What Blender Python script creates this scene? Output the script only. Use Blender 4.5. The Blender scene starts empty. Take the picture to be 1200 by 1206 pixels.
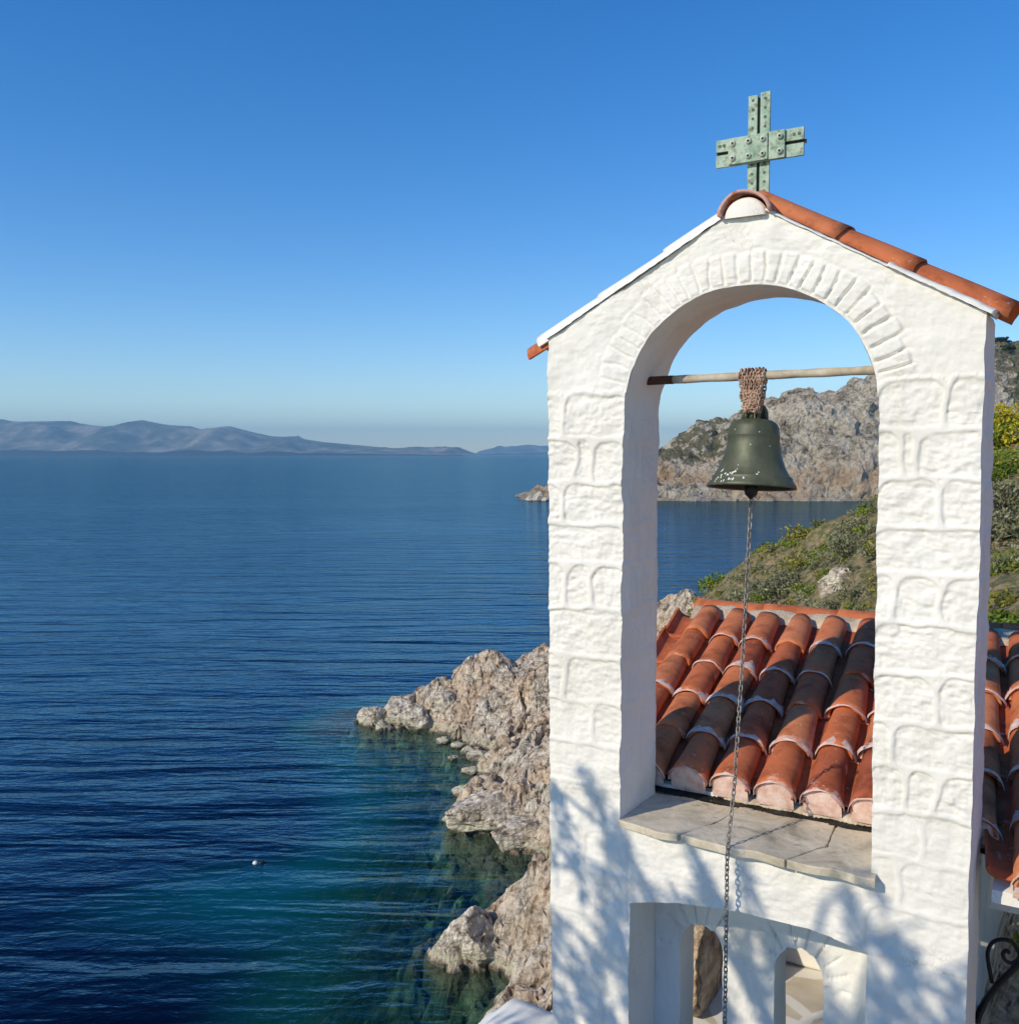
import bpy, math, random
import numpy as np
from mathutils import Vector, Matrix

random.seed(7)
RNG = np.random.default_rng(7)
R = math.radians
scene = bpy.context.scene
COL = scene.collection

# ------------------------------------------------------------------ camera, light, sky, exposure
SUN_EL = R(30.0)
TO_SUN = Vector((-0.853 * math.cos(SUN_EL), -0.522 * math.cos(SUN_EL), math.sin(SUN_EL))).normalized()

cam_data = bpy.data.cameras.new('camera')
cam = bpy.data.objects.new('camera', cam_data)
COL.objects.link(cam)
cam.location = (0, 0, 14.0)
PITCH = math.atan(69 / 1150)
cam.rotation_euler = (R(90) - PITCH, 0, 0)
cam_data.sensor_fit = 'HORIZONTAL'
cam_data.sensor_width = 36.0
cam_data.lens = 36.0 * 1150 / 1200
cam_data.clip_start = 0.05
cam_data.clip_end = 60000
scene.camera = cam

world = bpy.data.worlds.new('World')
scene.world = world
world.use_nodes = True
wn = world.node_tree
for n in list(wn.nodes):
    wn.nodes.remove(n)
w_out = wn.nodes.new('ShaderNodeOutputWorld')
w_bg = wn.nodes.new('ShaderNodeBackground')
w_sky = wn.nodes.new('ShaderNodeTexSky')
w_sky.sky_type = 'NISHITA'
w_sky.sun_disc = False
w_sky.sun_elevation = SUN_EL
w_sky.sun_rotation = math.atan2(TO_SUN.x, TO_SUN.y)
w_sky.altitude = 900
w_sky.air_density = 1.0
w_sky.dust_density = 0.0
w_sky.ozone_density = 2.6
w_bg.inputs['Strength'].default_value = 0.145
w_hs = wn.nodes.new('ShaderNodeHueSaturation')
w_hs.inputs['Saturation'].default_value = 1.38
w_hs.inputs['Hue'].default_value = 0.508
wn.links.new(w_sky.outputs[0], w_hs.inputs['Color'])
wn.links.new(w_hs.outputs[0], w_bg.inputs[0])
wn.links.new(w_bg.outputs[0], w_out.inputs[0])

sun_data = bpy.data.lights.new('sun', 'SUN')
sun_data.energy = 3.25
sun_data.angle = R(0.53)
sun_data.color = (1.0, 0.885, 0.70)
sun = bpy.data.objects.new('sun', sun_data)
COL.objects.link(sun)
sun.rotation_euler = (-TO_SUN).to_track_quat('-Z', 'Y').to_euler()
sun.location = (-30, -20, 40)

scene.view_settings.view_transform = 'Standard'
scene.view_settings.look = 'None'
scene.view_settings.exposure = 0.22
scene.view_settings.gamma = 1.0
scene.render.engine = 'CYCLES'
scene.cycles.max_bounces = 8
scene.cycles.transparent_max_bounces = 12
scene.cycles.volume_bounces = 0
scene.cycles.use_denoising = True

# ------------------------------------------------------------------ numpy noise
def _hash(ix, iy, iz, seed=0):
    h = (ix.astype(np.int64) * 374761393 + iy.astype(np.int64) * 668265263 + iz.astype(np.int64) * 2147483647 + seed * 1274126177) & 0xFFFFFFFF
    h = ((h ^ (h >> 13)) * 1274126177) & 0xFFFFFFFF
    h = ((h ^ (h >> 16)) * 2246822519) & 0xFFFFFFFF
    h = h ^ (h >> 15)
    return (h & 0xFFFFFF) / float(0xFFFFFF)

def vnoise(x, y, z=None, seed=0):
    x = np.asarray(x, float); y = np.asarray(y, float)
    z = np.zeros_like(x) if z is None else np.asarray(z, float)
    ix, iy, iz = np.floor(x), np.floor(y), np.floor(z)
    fx, fy, fz = x - ix, y - iy, z - iz
    fx = fx * fx * fx * (fx * (fx * 6 - 15) + 10)
    fy = fy * fy * fy * (fy * (fy * 6 - 15) + 10)
    fz = fz * fz * fz * (fz * (fz * 6 - 15) + 10)
    r = 0
    for dx in (0, 1):
        for dy in (0, 1):
            for dz in (0, 1):
                w = (fx if dx else 1 - fx) * (fy if dy else 1 - fy) * (fz if dz else 1 - fz)
                r = r + w * _hash(ix + dx, iy + dy, iz + dz, seed)
    return r * 2 - 1

def fbm(x, y, z=None, octv=4, seed=0, gain=0.5, lac=2.03):
    a, f, r = 1.0, 1.0, 0
    for k in range(octv):
        r = r + a * vnoise(np.asarray(x) * f + 13.7 * k, np.asarray(y) * f + 7.3 * k, None if z is None else np.asarray(z) * f + 3.1 * k, seed + k)
        a *= gain; f *= lac
    return r

def ridged(x, y, z=None, octv=4, seed=0):
    a, f, r = 1.0, 1.0, 0
    for k in range(octv):
        r = r + a * (1 - 2 * np.abs(vnoise(np.asarray(x) * f + 5.7 * k, np.asarray(y) * f + 9.3 * k, None if z is None else np.asarray(z) * f, seed + k)))
        a *= 0.5; f *= 2.1
    return r

def facets(x, y, seed=0, tilt=1.0):
    """Upper envelope of randomly tilted planes, one per cell: broken rock."""
    x = np.asarray(x, float); y = np.asarray(y, float)
    ix, iy = np.floor(x), np.floor(y)
    best = np.full(x.shape, -1e9)
    for dx in (-1, 0, 1):
        for dy in (-1, 0, 1):
            cx, cy = ix + dx, iy + dy
            z0 = np.zeros_like(cx)
            px = cx + _hash(cx, cy, z0, seed + 1); py = cy + _hash(cx, cy, z0, seed + 2)
            h = _hash(cx, cy, z0, seed + 3)
            tx = (_hash(cx, cy, z0, seed + 4) - .5) * 2 * tilt; ty = (_hash(cx, cy, z0, seed + 5) - .5) * 2 * tilt
            qx, qy = x - px, y - py
            d = np.sqrt(qx * qx + qy * qy)
            v = h + tx * qx + ty * qy - 1.6 * np.maximum(d - 0.35, 0)
            best = np.maximum(best, v)
    return best

def cracks(x, y, seed=0):
    x = np.asarray(x, float); y = np.asarray(y, float); ix, iy = np.floor(x), np.floor(y)
    f1 = np.full(x.shape, 9.0); f2 = np.full(x.shape, 9.0)
    for dx in (-1, 0, 1):
        for dy in (-1, 0, 1):
            cx, cy = ix + dx, iy + dy; z0 = np.zeros_like(cx)
            d = np.hypot(x - cx - _hash(cx, cy, z0, seed + 1), y - cy - _hash(cx, cy, z0, seed + 2))
            f2 = np.minimum(f2, np.maximum(f1, d)); f1 = np.minimum(f1, d)
    return f2 - f1

def smooth(a, b, x):
    t = np.clip((x - a) / (b - a), 0, 1)
    return t * t * (3 - 2 * t)

# ------------------------------------------------------------------ mesh helpers
def tag(o, label=None, cat=None, group=None, kind=None):
    if label: o['label'] = label
    if cat: o['category'] = cat
    if group: o['group'] = group
    if kind: o['kind'] = kind
    return o

class MB:
    def __init__(self):
        self.v = []; self.f = []; self.att = {}; self.n = 0; self.mi = []
    def add(self, V, F, mi=0, **att):
        V = np.asarray(V, float).reshape(-1, 3)
        off = self.n
        self.v.append(V); self.n += len(V)
        for f in F:
            self.f.append([i + off for i in f])
        self.mi += [mi] * len(F)
        for k, a in att.items():
            self.att.setdefault(k, []).append((off, np.broadcast_to(np.asarray(a, float), (len(V),))))
        return self
    def build(self, name, mats, parent=None, sm=True, base=(0, 0, 0)):
        V = np.concatenate(self.v) - np.asarray(base, float)
        me = bpy.data.meshes.new(name)
        me.from_pydata(V.tolist(), [], self.f)
        me.polygons.foreach_set('use_smooth', [bool(sm)] * len(me.polygons))
        mats = mats if isinstance(mats, (list, tuple)) else [mats]
        for m in mats: me.materials.append(m)
        if len(mats) > 1: me.polygons.foreach_set('material_index', self.mi)
        for k, lst in self.att.items():
            arr = np.zeros(len(V))
            for off, a in lst: arr[off:off + len(a)] = a
            at = me.attributes.new(k, 'FLOAT', 'POINT')
            at.data.foreach_set('value', arr.astype(np.float32))
        me.update()
        o = bpy.data.objects.new(name, me)
        COL.objects.link(o)
        if parent is not None: o.parent = parent
        return o

def grid_faces(nu, nv, flip=False):
    i = np.arange(nu - 1)[:, None] * nv + np.arange(nv - 1)[None, :]
    F = np.stack([i, i + nv, i + nv + 1, i + 1], -1).reshape(-1, 4)
    if flip: F = F[:, ::-1]
    return F.tolist()

def tube(mb, pts, rad, seg=8, closed=False, mi=0, cap=True, **att):
    P = [Vector(p) for p in pts]; n = len(P)
    rads = rad if isinstance(rad, (list, tuple, np.ndarray)) else [rad] * n
    V = []; up = Vector((0, 0, 1)); prev = None
    for i in range(n):
        a = P[(i - 1) % n] if closed or i > 0 else P[i]
        b = P[(i + 1) % n] if closed or i < n - 1 else P[i]
        t = (b - a).normalized()
        if prev is None:
            x = t.cross(up)
            if x.length < 1e-3: x = t.cross(Vector((1, 0, 0)))
            x.normalize()
        else:
            x = (prev - t * prev.dot(t)).normalized()
        prev = x; y = t.cross(x)
        for k in range(seg):
            an = 2 * math.pi * k / seg
            V.append(P[i] + (x * math.cos(an) + y * math.sin(an)) * rads[i])
    F = []
    for i in range(n if closed else n - 1):
        for k in range(seg):
            j = (i + 1) % n
            F.append([i * seg + k, i * seg + (k + 1) % seg, j * seg + (k + 1) % seg, j * seg + k])
    if cap and not closed:
        F.append([k for k in range(seg)][::-1]); F.append([(n - 1) * seg + k for k in range(seg)])
    mb.add([tuple(v) for v in V], F, mi, **att)

def box(mb, x0, x1, y0, y1, z0, z1, mi=0, bev=0.0, **att):
    if bev <= 0:
        V = [(x, y, z) for x in (x0, x1) for y in (y0, y1) for z in (z0, z1)]
        F = [(0, 1, 3, 2), (4, 6, 7, 5), (0, 4, 5, 1), (2, 3, 7, 6), (0, 2, 6, 4), (1, 5, 7, 3)]
        mb.add(V, F, mi, **att); return
    import bmesh
    bm = bmesh.new()
    bmesh.ops.create_cube(bm, size=1, matrix=Matrix.Translation(((x0 + x1) / 2, (y0 + y1) / 2, (z0 + z1) / 2)) @ Matrix.Diagonal((x1 - x0, y1 - y0, z1 - z0, 1)))
    bmesh.ops.bevel(bm, geom=bm.edges[:], offset=bev, segments=2, affect='EDGES', profile=.5)
    bm.verts.index_update()
    mb.add([tuple(v.co) for v in bm.verts], [[v.index for v in f.verts] for f in bm.faces], mi, **att)
    bm.free()

# wall frame: local x = s (along the gable wall, to the right), y = n (depth away), z up, heights relative to the camera eye
WA = R(31.0)
def wloc(s, n, z):
    return Vector((0.157 + s * math.cos(WA) + n * math.sin(WA), 4.0 - s * math.sin(WA) + n * math.cos(WA), 14.0 + z))
def wroot(name, base, label, cat, group=None, kind=None):
    o = bpy.data.objects.new(name, None); COL.objects.link(o)
    o.empty_display_size = 0.1
    o.location = wloc(*base); o.rotation_euler = (0, 0, -WA)
    tag(o, label, cat, group, kind)
    return o
def wplace(o, base):
    o.location = wloc(*base); o.rotation_euler = (0, 0, -WA)
    return o

# ------------------------------------------------------------------ materials
def mat(name):
    m = bpy.data.materials.new(name); m.use_nodes = True
    nt = m.node_tree
    for n in list(nt.nodes): nt.nodes.remove(n)
    out = nt.nodes.new('ShaderNodeOutputMaterial')
    b = nt.nodes.new('ShaderNodeBsdfPrincipled')
    nt.links.new(b.outputs[0], out.inputs[0])
    return m, nt, b, out
def N(nt, t, **kw):
    n = nt.nodes.new(t)
    for k, v in kw.items():
        if k.startswith('i_'):
            key = k[2:]
            key = int(key) if key.isdigit() else key.replace('_', ' ')
            n.inputs[key].default_value = v
        else: setattr(n, k, v)
    return n
def L(nt, a, b): nt.links.new(a, b)
def noise(nt, vec, scale, detail=4, rough=.55, dist=0):
    n = N(nt, 'ShaderNodeTexNoise'); n.inputs['Scale'].default_value = scale; n.inputs['Detail'].default_value = detail
    n.inputs['Roughness'].default_value = rough; n.inputs['Distortion'].default_value = dist
    if vec is not None: L(nt, vec, n.inputs['Vector'])
    return n.outputs['Fac']
def voro(nt, vec, scale, feature='F1', out='Distance', rnd=1.0):
    n = N(nt, 'ShaderNodeTexVoronoi', feature=feature); n.inputs['Scale'].default_value = scale; n.inputs['Randomness'].default_value = rnd
    if vec is not None: L(nt, vec, n.inputs['Vector'])
    return n.outputs[out]
def ramp(nt, fac, stops):
    n = N(nt, 'ShaderNodeValToRGB')
    els = n.color_ramp.elements
    while len(els) > 1: els.remove(els[-1])
    els[0].position = stops[0][0]; c = stops[0][1]; els[0].color = (*c, 1) if len(c) == 3 else c
    for p, c in stops[1:]:
        e = els.new(p); e.color = (*c, 1) if len(c) == 3 else c
    L(nt, fac, n.inputs[0]); return n.outputs[0]
def mix(nt, fac, a, b, typ='MIX'):
    n = N(nt, 'ShaderNodeMixRGB', blend_type=typ)
    for i, v in ((0, fac), (1, a), (2, b)):
        if isinstance(v, (int, float)): n.inputs[i].default_value = v if i == 0 else (v, v, v, 1)
        elif isinstance(v, tuple): n.inputs[i].default_value = (*v, 1) if len(v) == 3 else v
        else: L(nt, v, n.inputs[i])
    return n.outputs[0]
def mth(nt, op, a, b=None, c=None, clamp=False):
    n = N(nt, 'ShaderNodeMath', operation=op, use_clamp=clamp)
    for i, v in ((0, a), (1, b), (2, c)):
        if v is None: continue
        if isinstance(v, (int, float)): n.inputs[i].default_value = v
        else: L(nt, v, n.inputs[i])
    return n.outputs[0]
def mrange(nt, v, a, b, c=0.0, d=1.0):
    n = N(nt, 'ShaderNodeMapRange'); L(nt, v, n.inputs[0])
    for i, x in zip((1, 2, 3, 4), (a, b, c, d)): n.inputs[i].default_value = x
    return n.outputs[0]
def bump(nt, b, h, strength=.5, dist=.01, normal=None):
    n = N(nt, 'ShaderNodeBump'); n.inputs['Strength'].default_value = strength; n.inputs['Distance'].default_value = dist
    L(nt, h, n.inputs['Height'])
    if normal is not None: L(nt, normal, n.inputs['Normal'])
    if b is not None: L(nt, n.outputs[0], b.inputs['Normal'])
    return n.outputs[0]
def objco(nt, scale=(1, 1, 1), world=False):
    if world:
        g = N(nt, 'ShaderNodeNewGeometry'); src = g.outputs['Position']
    else:
        g = N(nt, 'ShaderNodeTexCoord'); src = g.outputs['Object']
    if scale == (1, 1, 1): return src
    m = N(nt, 'ShaderNodeMapping'); m.inputs['Scale'].default_value = scale; L(nt, src, m.inputs['Vector'])
    return m.outputs[0]
def attr(nt, name):
    return N(nt, 'ShaderNodeAttribute', attribute_name=name).outputs['Fac']

def m_whitewash():
    m, nt, b, o = mat('whitewash')
    v = objco(nt)
    big = noise(nt, v, 2.2, 5, .6)
    fine = noise(nt, v, 22, 5, .6)
    c = ramp(nt, big, [(.3, (.77, .74, .655)), (.55, (.83, .805, .73)), (.8, (.85, .83, .765))])
    spots = ramp(nt, noise(nt, v, 60, 3, .7), [(.0, (1, 1, 1)), (.70, (1, 1, 1)), (.78, (.72, .68, .6))])
    c = mix(nt, .35, c, spots, 'MULTIPLY')
    vs = objco(nt, (6, 6, 1.0))
    streak = ramp(nt, noise(nt, vs, 2.0, 4, .6), [(.55, (1, 1, 1)), (.8, (.86, .84, .79))])
    c = mix(nt, .5, c, streak, 'MULTIPLY')
    vw = N(nt, 'ShaderNodeVectorMath', operation='ADD'); L(nt, v, vw.inputs[0])
    ns = N(nt, 'ShaderNodeTexNoise'); ns.inputs['Scale'].default_value = 5; ns.inputs['Detail'].default_value = 4; L(nt, v, ns.inputs['Vector'])
    L(nt, ns.outputs['Color'], vw.inputs[1])
    crk = voro(nt, vw.outputs[0], 1.6, 'DISTANCE_TO_EDGE')
    crkm = mth(nt, 'MULTIPLY', ramp(nt, crk, [(0, (1, 1, 1)), (.006, (0, 0, 0))]), ramp(nt, noise(nt, v, 3.1, 2), [(.52, (0, 0, 0)), (.6, (1, 1, 1))]))
    c = mix(nt, mth(nt, 'MULTIPLY', crkm, .45), c, (.42, .38, .32))
    gr = mth(nt, 'MULTIPLY', ramp(nt, noise(nt, objco(nt, (9, 9, .8)), 1.6, 5, .7), [(.52, (0, 0, 0)), (.72, (1, 1, 1))]), ramp(nt, noise(nt, v, 1.3, 3), [(.42, (0, 0, 0)), (.62, (1, 1, 1))]))
    c = mix(nt, mth(nt, 'MULTIPLY', gr, .35), c, (.50, .45, .37))
    L(nt, c, b.inputs['Base Color']); b.inputs['Roughness'].default_value = .9
    b.inputs['Specular IOR Level'].default_value = .2
    h = mth(nt, 'ADD', mth(nt, 'MULTIPLY', noise(nt, v, 55, 5, .65), .6), mth(nt, 'MULTIPLY', fine, .8))
    bump(nt, b, h, .45, .006)
    return m

def m_slate():
    m, nt, b, o = mat('weathered_slate')
    v = objco(nt)
    c = ramp(nt, noise(nt, v, 4, 6, .65, .6), [(.32, (.30, .26, .18)), (.44, (.50, .44, .32)), (.56, (.66, .58, .44)), (.72, (.42, .38, .27))])
    sp = ramp(nt, noise(nt, v, 38, 3, .6), [(.66, (0, 0, 0)), (.72, (1, 1, 1))])
    c = mix(nt, mth(nt, 'MULTIPLY', sp, .7), c, (.68, .66, .58))
    lich = ramp(nt, noise(nt, v, 11, 4, .7), [(.6, (0, 0, 0)), (.7, (1, 1, 1))])
    c = mix(nt, mth(nt, 'MULTIPLY', lich, .5), c, (.12, .13, .11))
    L(nt, c, b.inputs['Base Color']); b.inputs['Roughness'].default_value = .8
    bump(nt, b, noise(nt, v, 30, 6, .65), .5, .01)
    return m

def m_terracotta(name='terracotta', white=False):
    m, nt, b, o = mat(name)
    v = objco(nt); tint = attr(nt, 'tint'); wash = attr(nt, 'wash')
    c = ramp(nt, tint, [(0, (.30, .08, .042)), (.35, (.45, .12, .05)), (.65, (.55, .165, .065)), (1, (.62, .24, .11))])
    c = mix(nt, .8, c, ramp(nt, noise(nt, v, 7, 6, .68), [(.32, (.45, .38, .36)), (.5, (1, 1, 1)), (.7, (1.2, 1.22, 1.22))]), 'MULTIPLY')
    lich = ramp(nt, noise(nt, v, 34, 4, .7), [(.63, (0, 0, 0)), (.69, (1, 1, 1))])
    c = mix(nt, mth(nt, 'MULTIPLY', lich, .55), c, (.55, .47, .38))
    dark = ramp(nt, noise(nt, v, 24, 5, .7), [(.58, (0, 0, 0)), (.72, (1, 1, 1))])
    c = mix(nt, mth(nt, 'MULTIPLY', dark, .35), c, (.13, .05, .04))
    w = mth(nt, 'ADD', wash, mth(nt, 'MULTIPLY', mth(nt, 'SUBTRACT', noise(nt, v, 18, 5, .7), .5), 1.5))
    wm = ramp(nt, w, [(.40, (0, 0, 0)), (.56, (1, 1, 1))])
    c = mix(nt, mth(nt, 'MULTIPLY', wm, .75), c, (.62, .42, .36))
    L(nt, c, b.inputs['Base Color']); b.inputs['Roughness'].default_value = .72
    b.inputs['Specular IOR Level'].default_value = .12
    bump(nt, b, noise(nt, v, 50, 5, .6), .3, .004)
    return m

def m_simple(name, stops, scale=12, rough=.8, bs=.3, bd=.004, spec=.4, metal=0, bscale=None, detail=5):
    m, nt, b, o = mat(name)
    v = objco(nt)
    c = ramp(nt, noise(nt, v, scale, detail, .6), stops)
    L(nt, c, b.inputs['Base Color']); b.inputs['Roughness'].default_value = rough
    b.inputs['Specular IOR Level'].default_value = spec; b.inputs['Metallic'].default_value = metal
    bump(nt, b, noise(nt, v, bscale or scale * 3, 4, .6), bs, bd)
    return m

def m_bell():
    m, nt, b, o = mat('patinated_bronze')
    v = objco(nt)
    c = ramp(nt, noise(nt, v, 6, 5, .65), [(.3, (.055, .062, .045)), (.5, (.085, .095, .062)), (.7, (.125, .13, .09))])
    c = mix(nt, .5, c, ramp(nt, noise(nt, objco(nt, (14, 14, 2)), 2.2, 4, .6), [(.4, (1, 1, 1)), (.75, (1.9, 1.9, 1.6))]), 'MULTIPLY')
    L(nt, c, b.inputs['Base Color']); b.inputs['Roughness'].default_value = .55; b.inputs['Metallic'].default_value = .35
    bump(nt, b, noise(nt, v, 40, 5, .6), .25, .004)
    return m

def m_copper():
    m, nt, b, o = mat('green_patina')
    v = objco(nt)
    c = ramp(nt, noise(nt, v, 16, 5, .7), [(.32, (.12, .18, .12)), (.45, (.25, .36, .27)), (.58, (.40, .50, .40)), (.72, (.17, .19, .12))])
    c = mix(nt, mth(nt, 'MULTIPLY', ramp(nt, noise(nt, v, 45, 4, .7), [(.54, (0, 0, 0)), (.64, (1, 1, 1))]), .75), c, (.15, .11, .055))
    L(nt, c, b.inputs['Base Color']); b.inputs['Roughness'].default_value = .7; b.inputs['Metallic'].default_value = .2
    bump(nt, b, noise(nt, v, 60, 4, .6), .4, .003)
    return m

def rock_nodes(nt, v, s=1.0, warm=.5):
    n1 = noise(nt, v, .55 * s, 6, .62, .3)
    n2 = noise(nt, v, 2.6 * s, 7, .68)
    c = ramp(nt, n2, [(.36, (.12, .10, .075)), (.43, (.40, .335, .255)), (.52, (.66, .57, .445)), (.63, (.84, .76, .63))])
    wc = ramp(nt, n2, [(.3, (.34, .20, .11)), (.5, (.66, .45, .27)), (.7, (.78, .61, .42))])
    wf = ramp(nt, n1, [(warm - .06, (0, 0, 0)), (warm + .12, (1, 1, 1))])
    c = mix(nt, mth(nt, 'MULTIPLY', wf, .55), c, wc)
    vd = N(nt, 'ShaderNodeVectorMath', operation='ADD'); L(nt, v, vd.inputs[0])
    nn = N(nt, 'ShaderNodeTexNoise'); nn.inputs['Scale'].default_value = 1.7 * s; nn.inputs['Detail'].default_value = 5; L(nt, v, nn.inputs['Vector'])
    vs2 = N(nt, 'ShaderNodeVectorMath', operation='SCALE'); vs2.inputs['Scale'].default_value = .3 / s; L(nt, nn.outputs['Color'], vs2.inputs[0]); L(nt, vs2.outputs[0], vd.inputs[1])
    cr = voro(nt, vd.outputs[0], 1.5 * s, 'DISTANCE_TO_EDGE')
    cr2 = voro(nt, vd.outputs[0], 4.7 * s, 'DISTANCE_TO_EDGE')
    crm = mth(nt, 'MULTIPLY', ramp(nt, cr, [(0, (1, 1, 1)), (.05, (0, 0, 0))]), ramp(nt, noise(nt, v, .9 * s, 4, .6), [(.48, (0, 0, 0)), (.58, (1, 1, 1))]))
    mpl = N(nt, 'ShaderNodeMapping'); mpl.inputs['Rotation'].default_value = (R(28), R(35), R(20)); mpl.inputs['Scale'].default_value = (.7, .7, 4.5); L(nt, v, mpl.inputs['Vector'])
    lay = noise(nt, mpl.outputs[0], .9 * s, 6, .65, .6)
    lm = ramp(nt, lay, [(.36, (.45, .42, .38)), (.46, (1, 1, 1)), (.7, (1.15, 1.12, 1.08))])
    c = mix(nt, .6, c, lm, 'MULTIPLY')
    c = mix(nt, mth(nt, 'MULTIPLY', crm, .8), c, (.06, .05, .04))
    h = mth(nt, 'ADD', mth(nt, 'MULTIPLY', mrange(nt, cr, 0, .12), .28), mth(nt, 'MULTIPLY', mrange(nt, cr2, 0, .15), .10))
    h = mth(nt, 'ADD', h, mth(nt, 'MULTIPLY', lay, 1.6))
    h = mth(nt, 'ADD', h, mth(nt, 'MULTIPLY', n2, 1.2))
    h = mth(nt, 'ADD', h, mth(nt, 'MULTIPLY', noise(nt, v, 11 * s, 5, .7), .35))
    return c, h

def m_terrain():
    m, nt, b, o = mat('coastal_rock')
    v = objco(nt, world=True)
    c, h = rock_nodes(nt, v, 1.0, .47)
    sp = N(nt, 'ShaderNodeSeparateXYZ'); L(nt, v, sp.inputs[0]); z = sp.outputs[2]
    zz = mth(nt, 'ADD', z, mth(nt, 'MULTIPLY', mth(nt, 'SUBTRACT', noise(nt, v, 1.6, 4), .5), .5))
    band = mth(nt, 'MULTIPLY', mrange(nt, zz, .12, .20), mrange(nt, zz, .42, .28))
    c = mix(nt, mth(nt, 'MULTIPLY', band, .75), c, (.60, .56, .38))
    wet = mrange(nt, zz, .16, .04)
    c = mix(nt, mth(nt, 'MULTIPLY', wet, .8), c, (.10, .085, .05))
    # sea bed: weed, cobbles and pale stones
    cob = voro(nt, v, 1.6, 'F1'); cobc = voro(nt, v, 2.4, 'F1', 'Color')
    bed = mix(nt, ramp(nt, cob, [(.1, (1, 1, 1)), (.5, (0, 0, 0))]), (.06, .15, .08), mix(nt, .35, (.60, .70, .48), cobc, 'MULTIPLY'))
    bed = mix(nt, mth(nt, 'MULTIPLY', ramp(nt, noise(nt, v, .5, 4), [(.45, (0, 0, 0)), (.6, (1, 1, 1))]), .6), bed, (.03, .08, .035))
    c = mix(nt, mrange(nt, z, -.15, -.7), c, bed)
    # soil with thin dry grass where the attribute says so
    veg = attr(nt, 'veg')
    vv = mth(nt, 'ADD', veg, mth(nt, 'MULTIPLY', mth(nt, 'SUBTRACT', noise(nt, v, .9, 5, .65), .5), 1.3))
    vm = ramp(nt, vv, [(.45, (0, 0, 0)), (.6, (1, 1, 1))])
    soil = ramp(nt, noise(nt, v, 3.2, 6, .7), [(.3, (.10, .11, .04)), (.45, (.17, .17, .07)), (.6, (.38, .27, .15)), (.75, (.48, .36, .22))])
    c = mix(nt, vm, c, soil)
    L(nt, c, b.inputs['Base Color'])
    rr = mrange(nt, zz, -.02, .15, .45, .9); L(nt, rr, b.inputs['Roughness'])
    b.inputs['Specular IOR Level'].default_value = .25
    bump(nt, b, h, 1.0, .17)
    return m

def m_rock(name, s=1.0, warm=.6, bd=.12, band=True):
    m, nt, b, o = mat(name)
    v = objco(nt, world=True)
    c, h = rock_nodes(nt, v, s, warm)
    if band:
        sp = N(nt, 'ShaderNodeSeparateXYZ'); L(nt, v, sp.inputs[0])
        zz = mth(nt, 'ADD', sp.outputs[2], mth(nt, 'MULTIPLY', mth(nt, 'SUBTRACT', noise(nt, v, 1.6, 4), .5), .5))
        bm = mth(nt, 'MULTIPLY', mrange(nt, zz, .12, .20), mrange(nt, zz, .42, .28))
        c = mix(nt, mth(nt, 'MULTIPLY', bm, .75), c, (.60, .56, .38))
        c = mix(nt, mth(nt, 'MULTIPLY', mrange(nt, zz, .16, .04), .8), c, (.10, .085, .05))
    L(nt, c, b.inputs['Base Color']); b.inputs['Roughness'].default_value = .9
    b.inputs['Specular IOR Level'].default_value = .2
    bump(nt, b, h, .9, bd)
    return m

def m_headland():
    m, nt, b, o = mat('headland_rock')
    v = objco(nt, world=True)
    n1 = noise(nt, v, .035, 6, .65, .4); n2 = mth(nt, 'ADD', mth(nt, 'MULTIPLY', noise(nt, v, .13, 7, .7), .5), mth(nt, 'MULTIPLY', noise(nt, v, .62, 6, .7), .5))
    c = ramp(nt, n2, [(.39, (.15, .12, .08)), (.44, (.42, .345, .245)), (.50, (.72, .61, .45)), (.58, (.90, .80, .63))])
    sp = N(nt, 'ShaderNodeSeparateXYZ'); L(nt, v, sp.inputs[0]); z = sp.outputs[2]
    wf = mth(nt, 'MULTIPLY', ramp(nt, n1, [(.40, (0, 0, 0)), (.52, (1, 1, 1))]), mrange(nt, z, 15, 5))
    c = mix(nt, mth(nt, 'MULTIPLY', wf, .8), c, (.62, .40, .22))
    veg = attr(nt, 'veg')
    vv = mth(nt, 'ADD', veg, mth(nt, 'MULTIPLY', mth(nt, 'SUBTRACT', noise(nt, v, .22, 6, .7), .5), 1.6))
    vm = ramp(nt, vv, [(.5, (0, 0, 0)), (.58, (1, 1, 1))])
    vegc = ramp(nt, noise(nt, v, .6, 5, .7), [(.35, (.075, .085, .035)), (.55, (.16, .155, .075)), (.7, (.30, .25, .16))])
    c = mix(nt, mth(nt, 'MULTIPLY', vm, .85), c, vegc)
    zz = mth(nt, 'ADD', z, mth(nt, 'MULTIPLY', mth(nt, 'SUBTRACT', noise(nt, v, .3, 4), .5), 1.2))
    band = mth(nt, 'MULTIPLY', mrange(nt, zz, .1, .3), mrange(nt, zz, 1.1, .7))
    c = mix(nt, mth(nt, 'MULTIPLY', band, .7), c, (.6, .55, .42))
    L(nt, c, b.inputs['Base Color']); b.inputs['Roughness'].default_value = .95; b.inputs['Specular IOR Level'].default_value = .1
    cr = voro(nt, v, .16, 'DISTANCE_TO_EDGE')
    h = mth(nt, 'ADD', mth(nt, 'MULTIPLY', n2, 2.0), mth(nt, 'MULTIPLY', mrange(nt, cr, 0, .2), .3))
    h = mth(nt, 'ADD', h, mth(nt, 'MULTIPLY', noise(nt, v, .7, 6, .7), 1.2))
    bump(nt, b, h, 1.0, 2.2)
    return m

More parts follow.
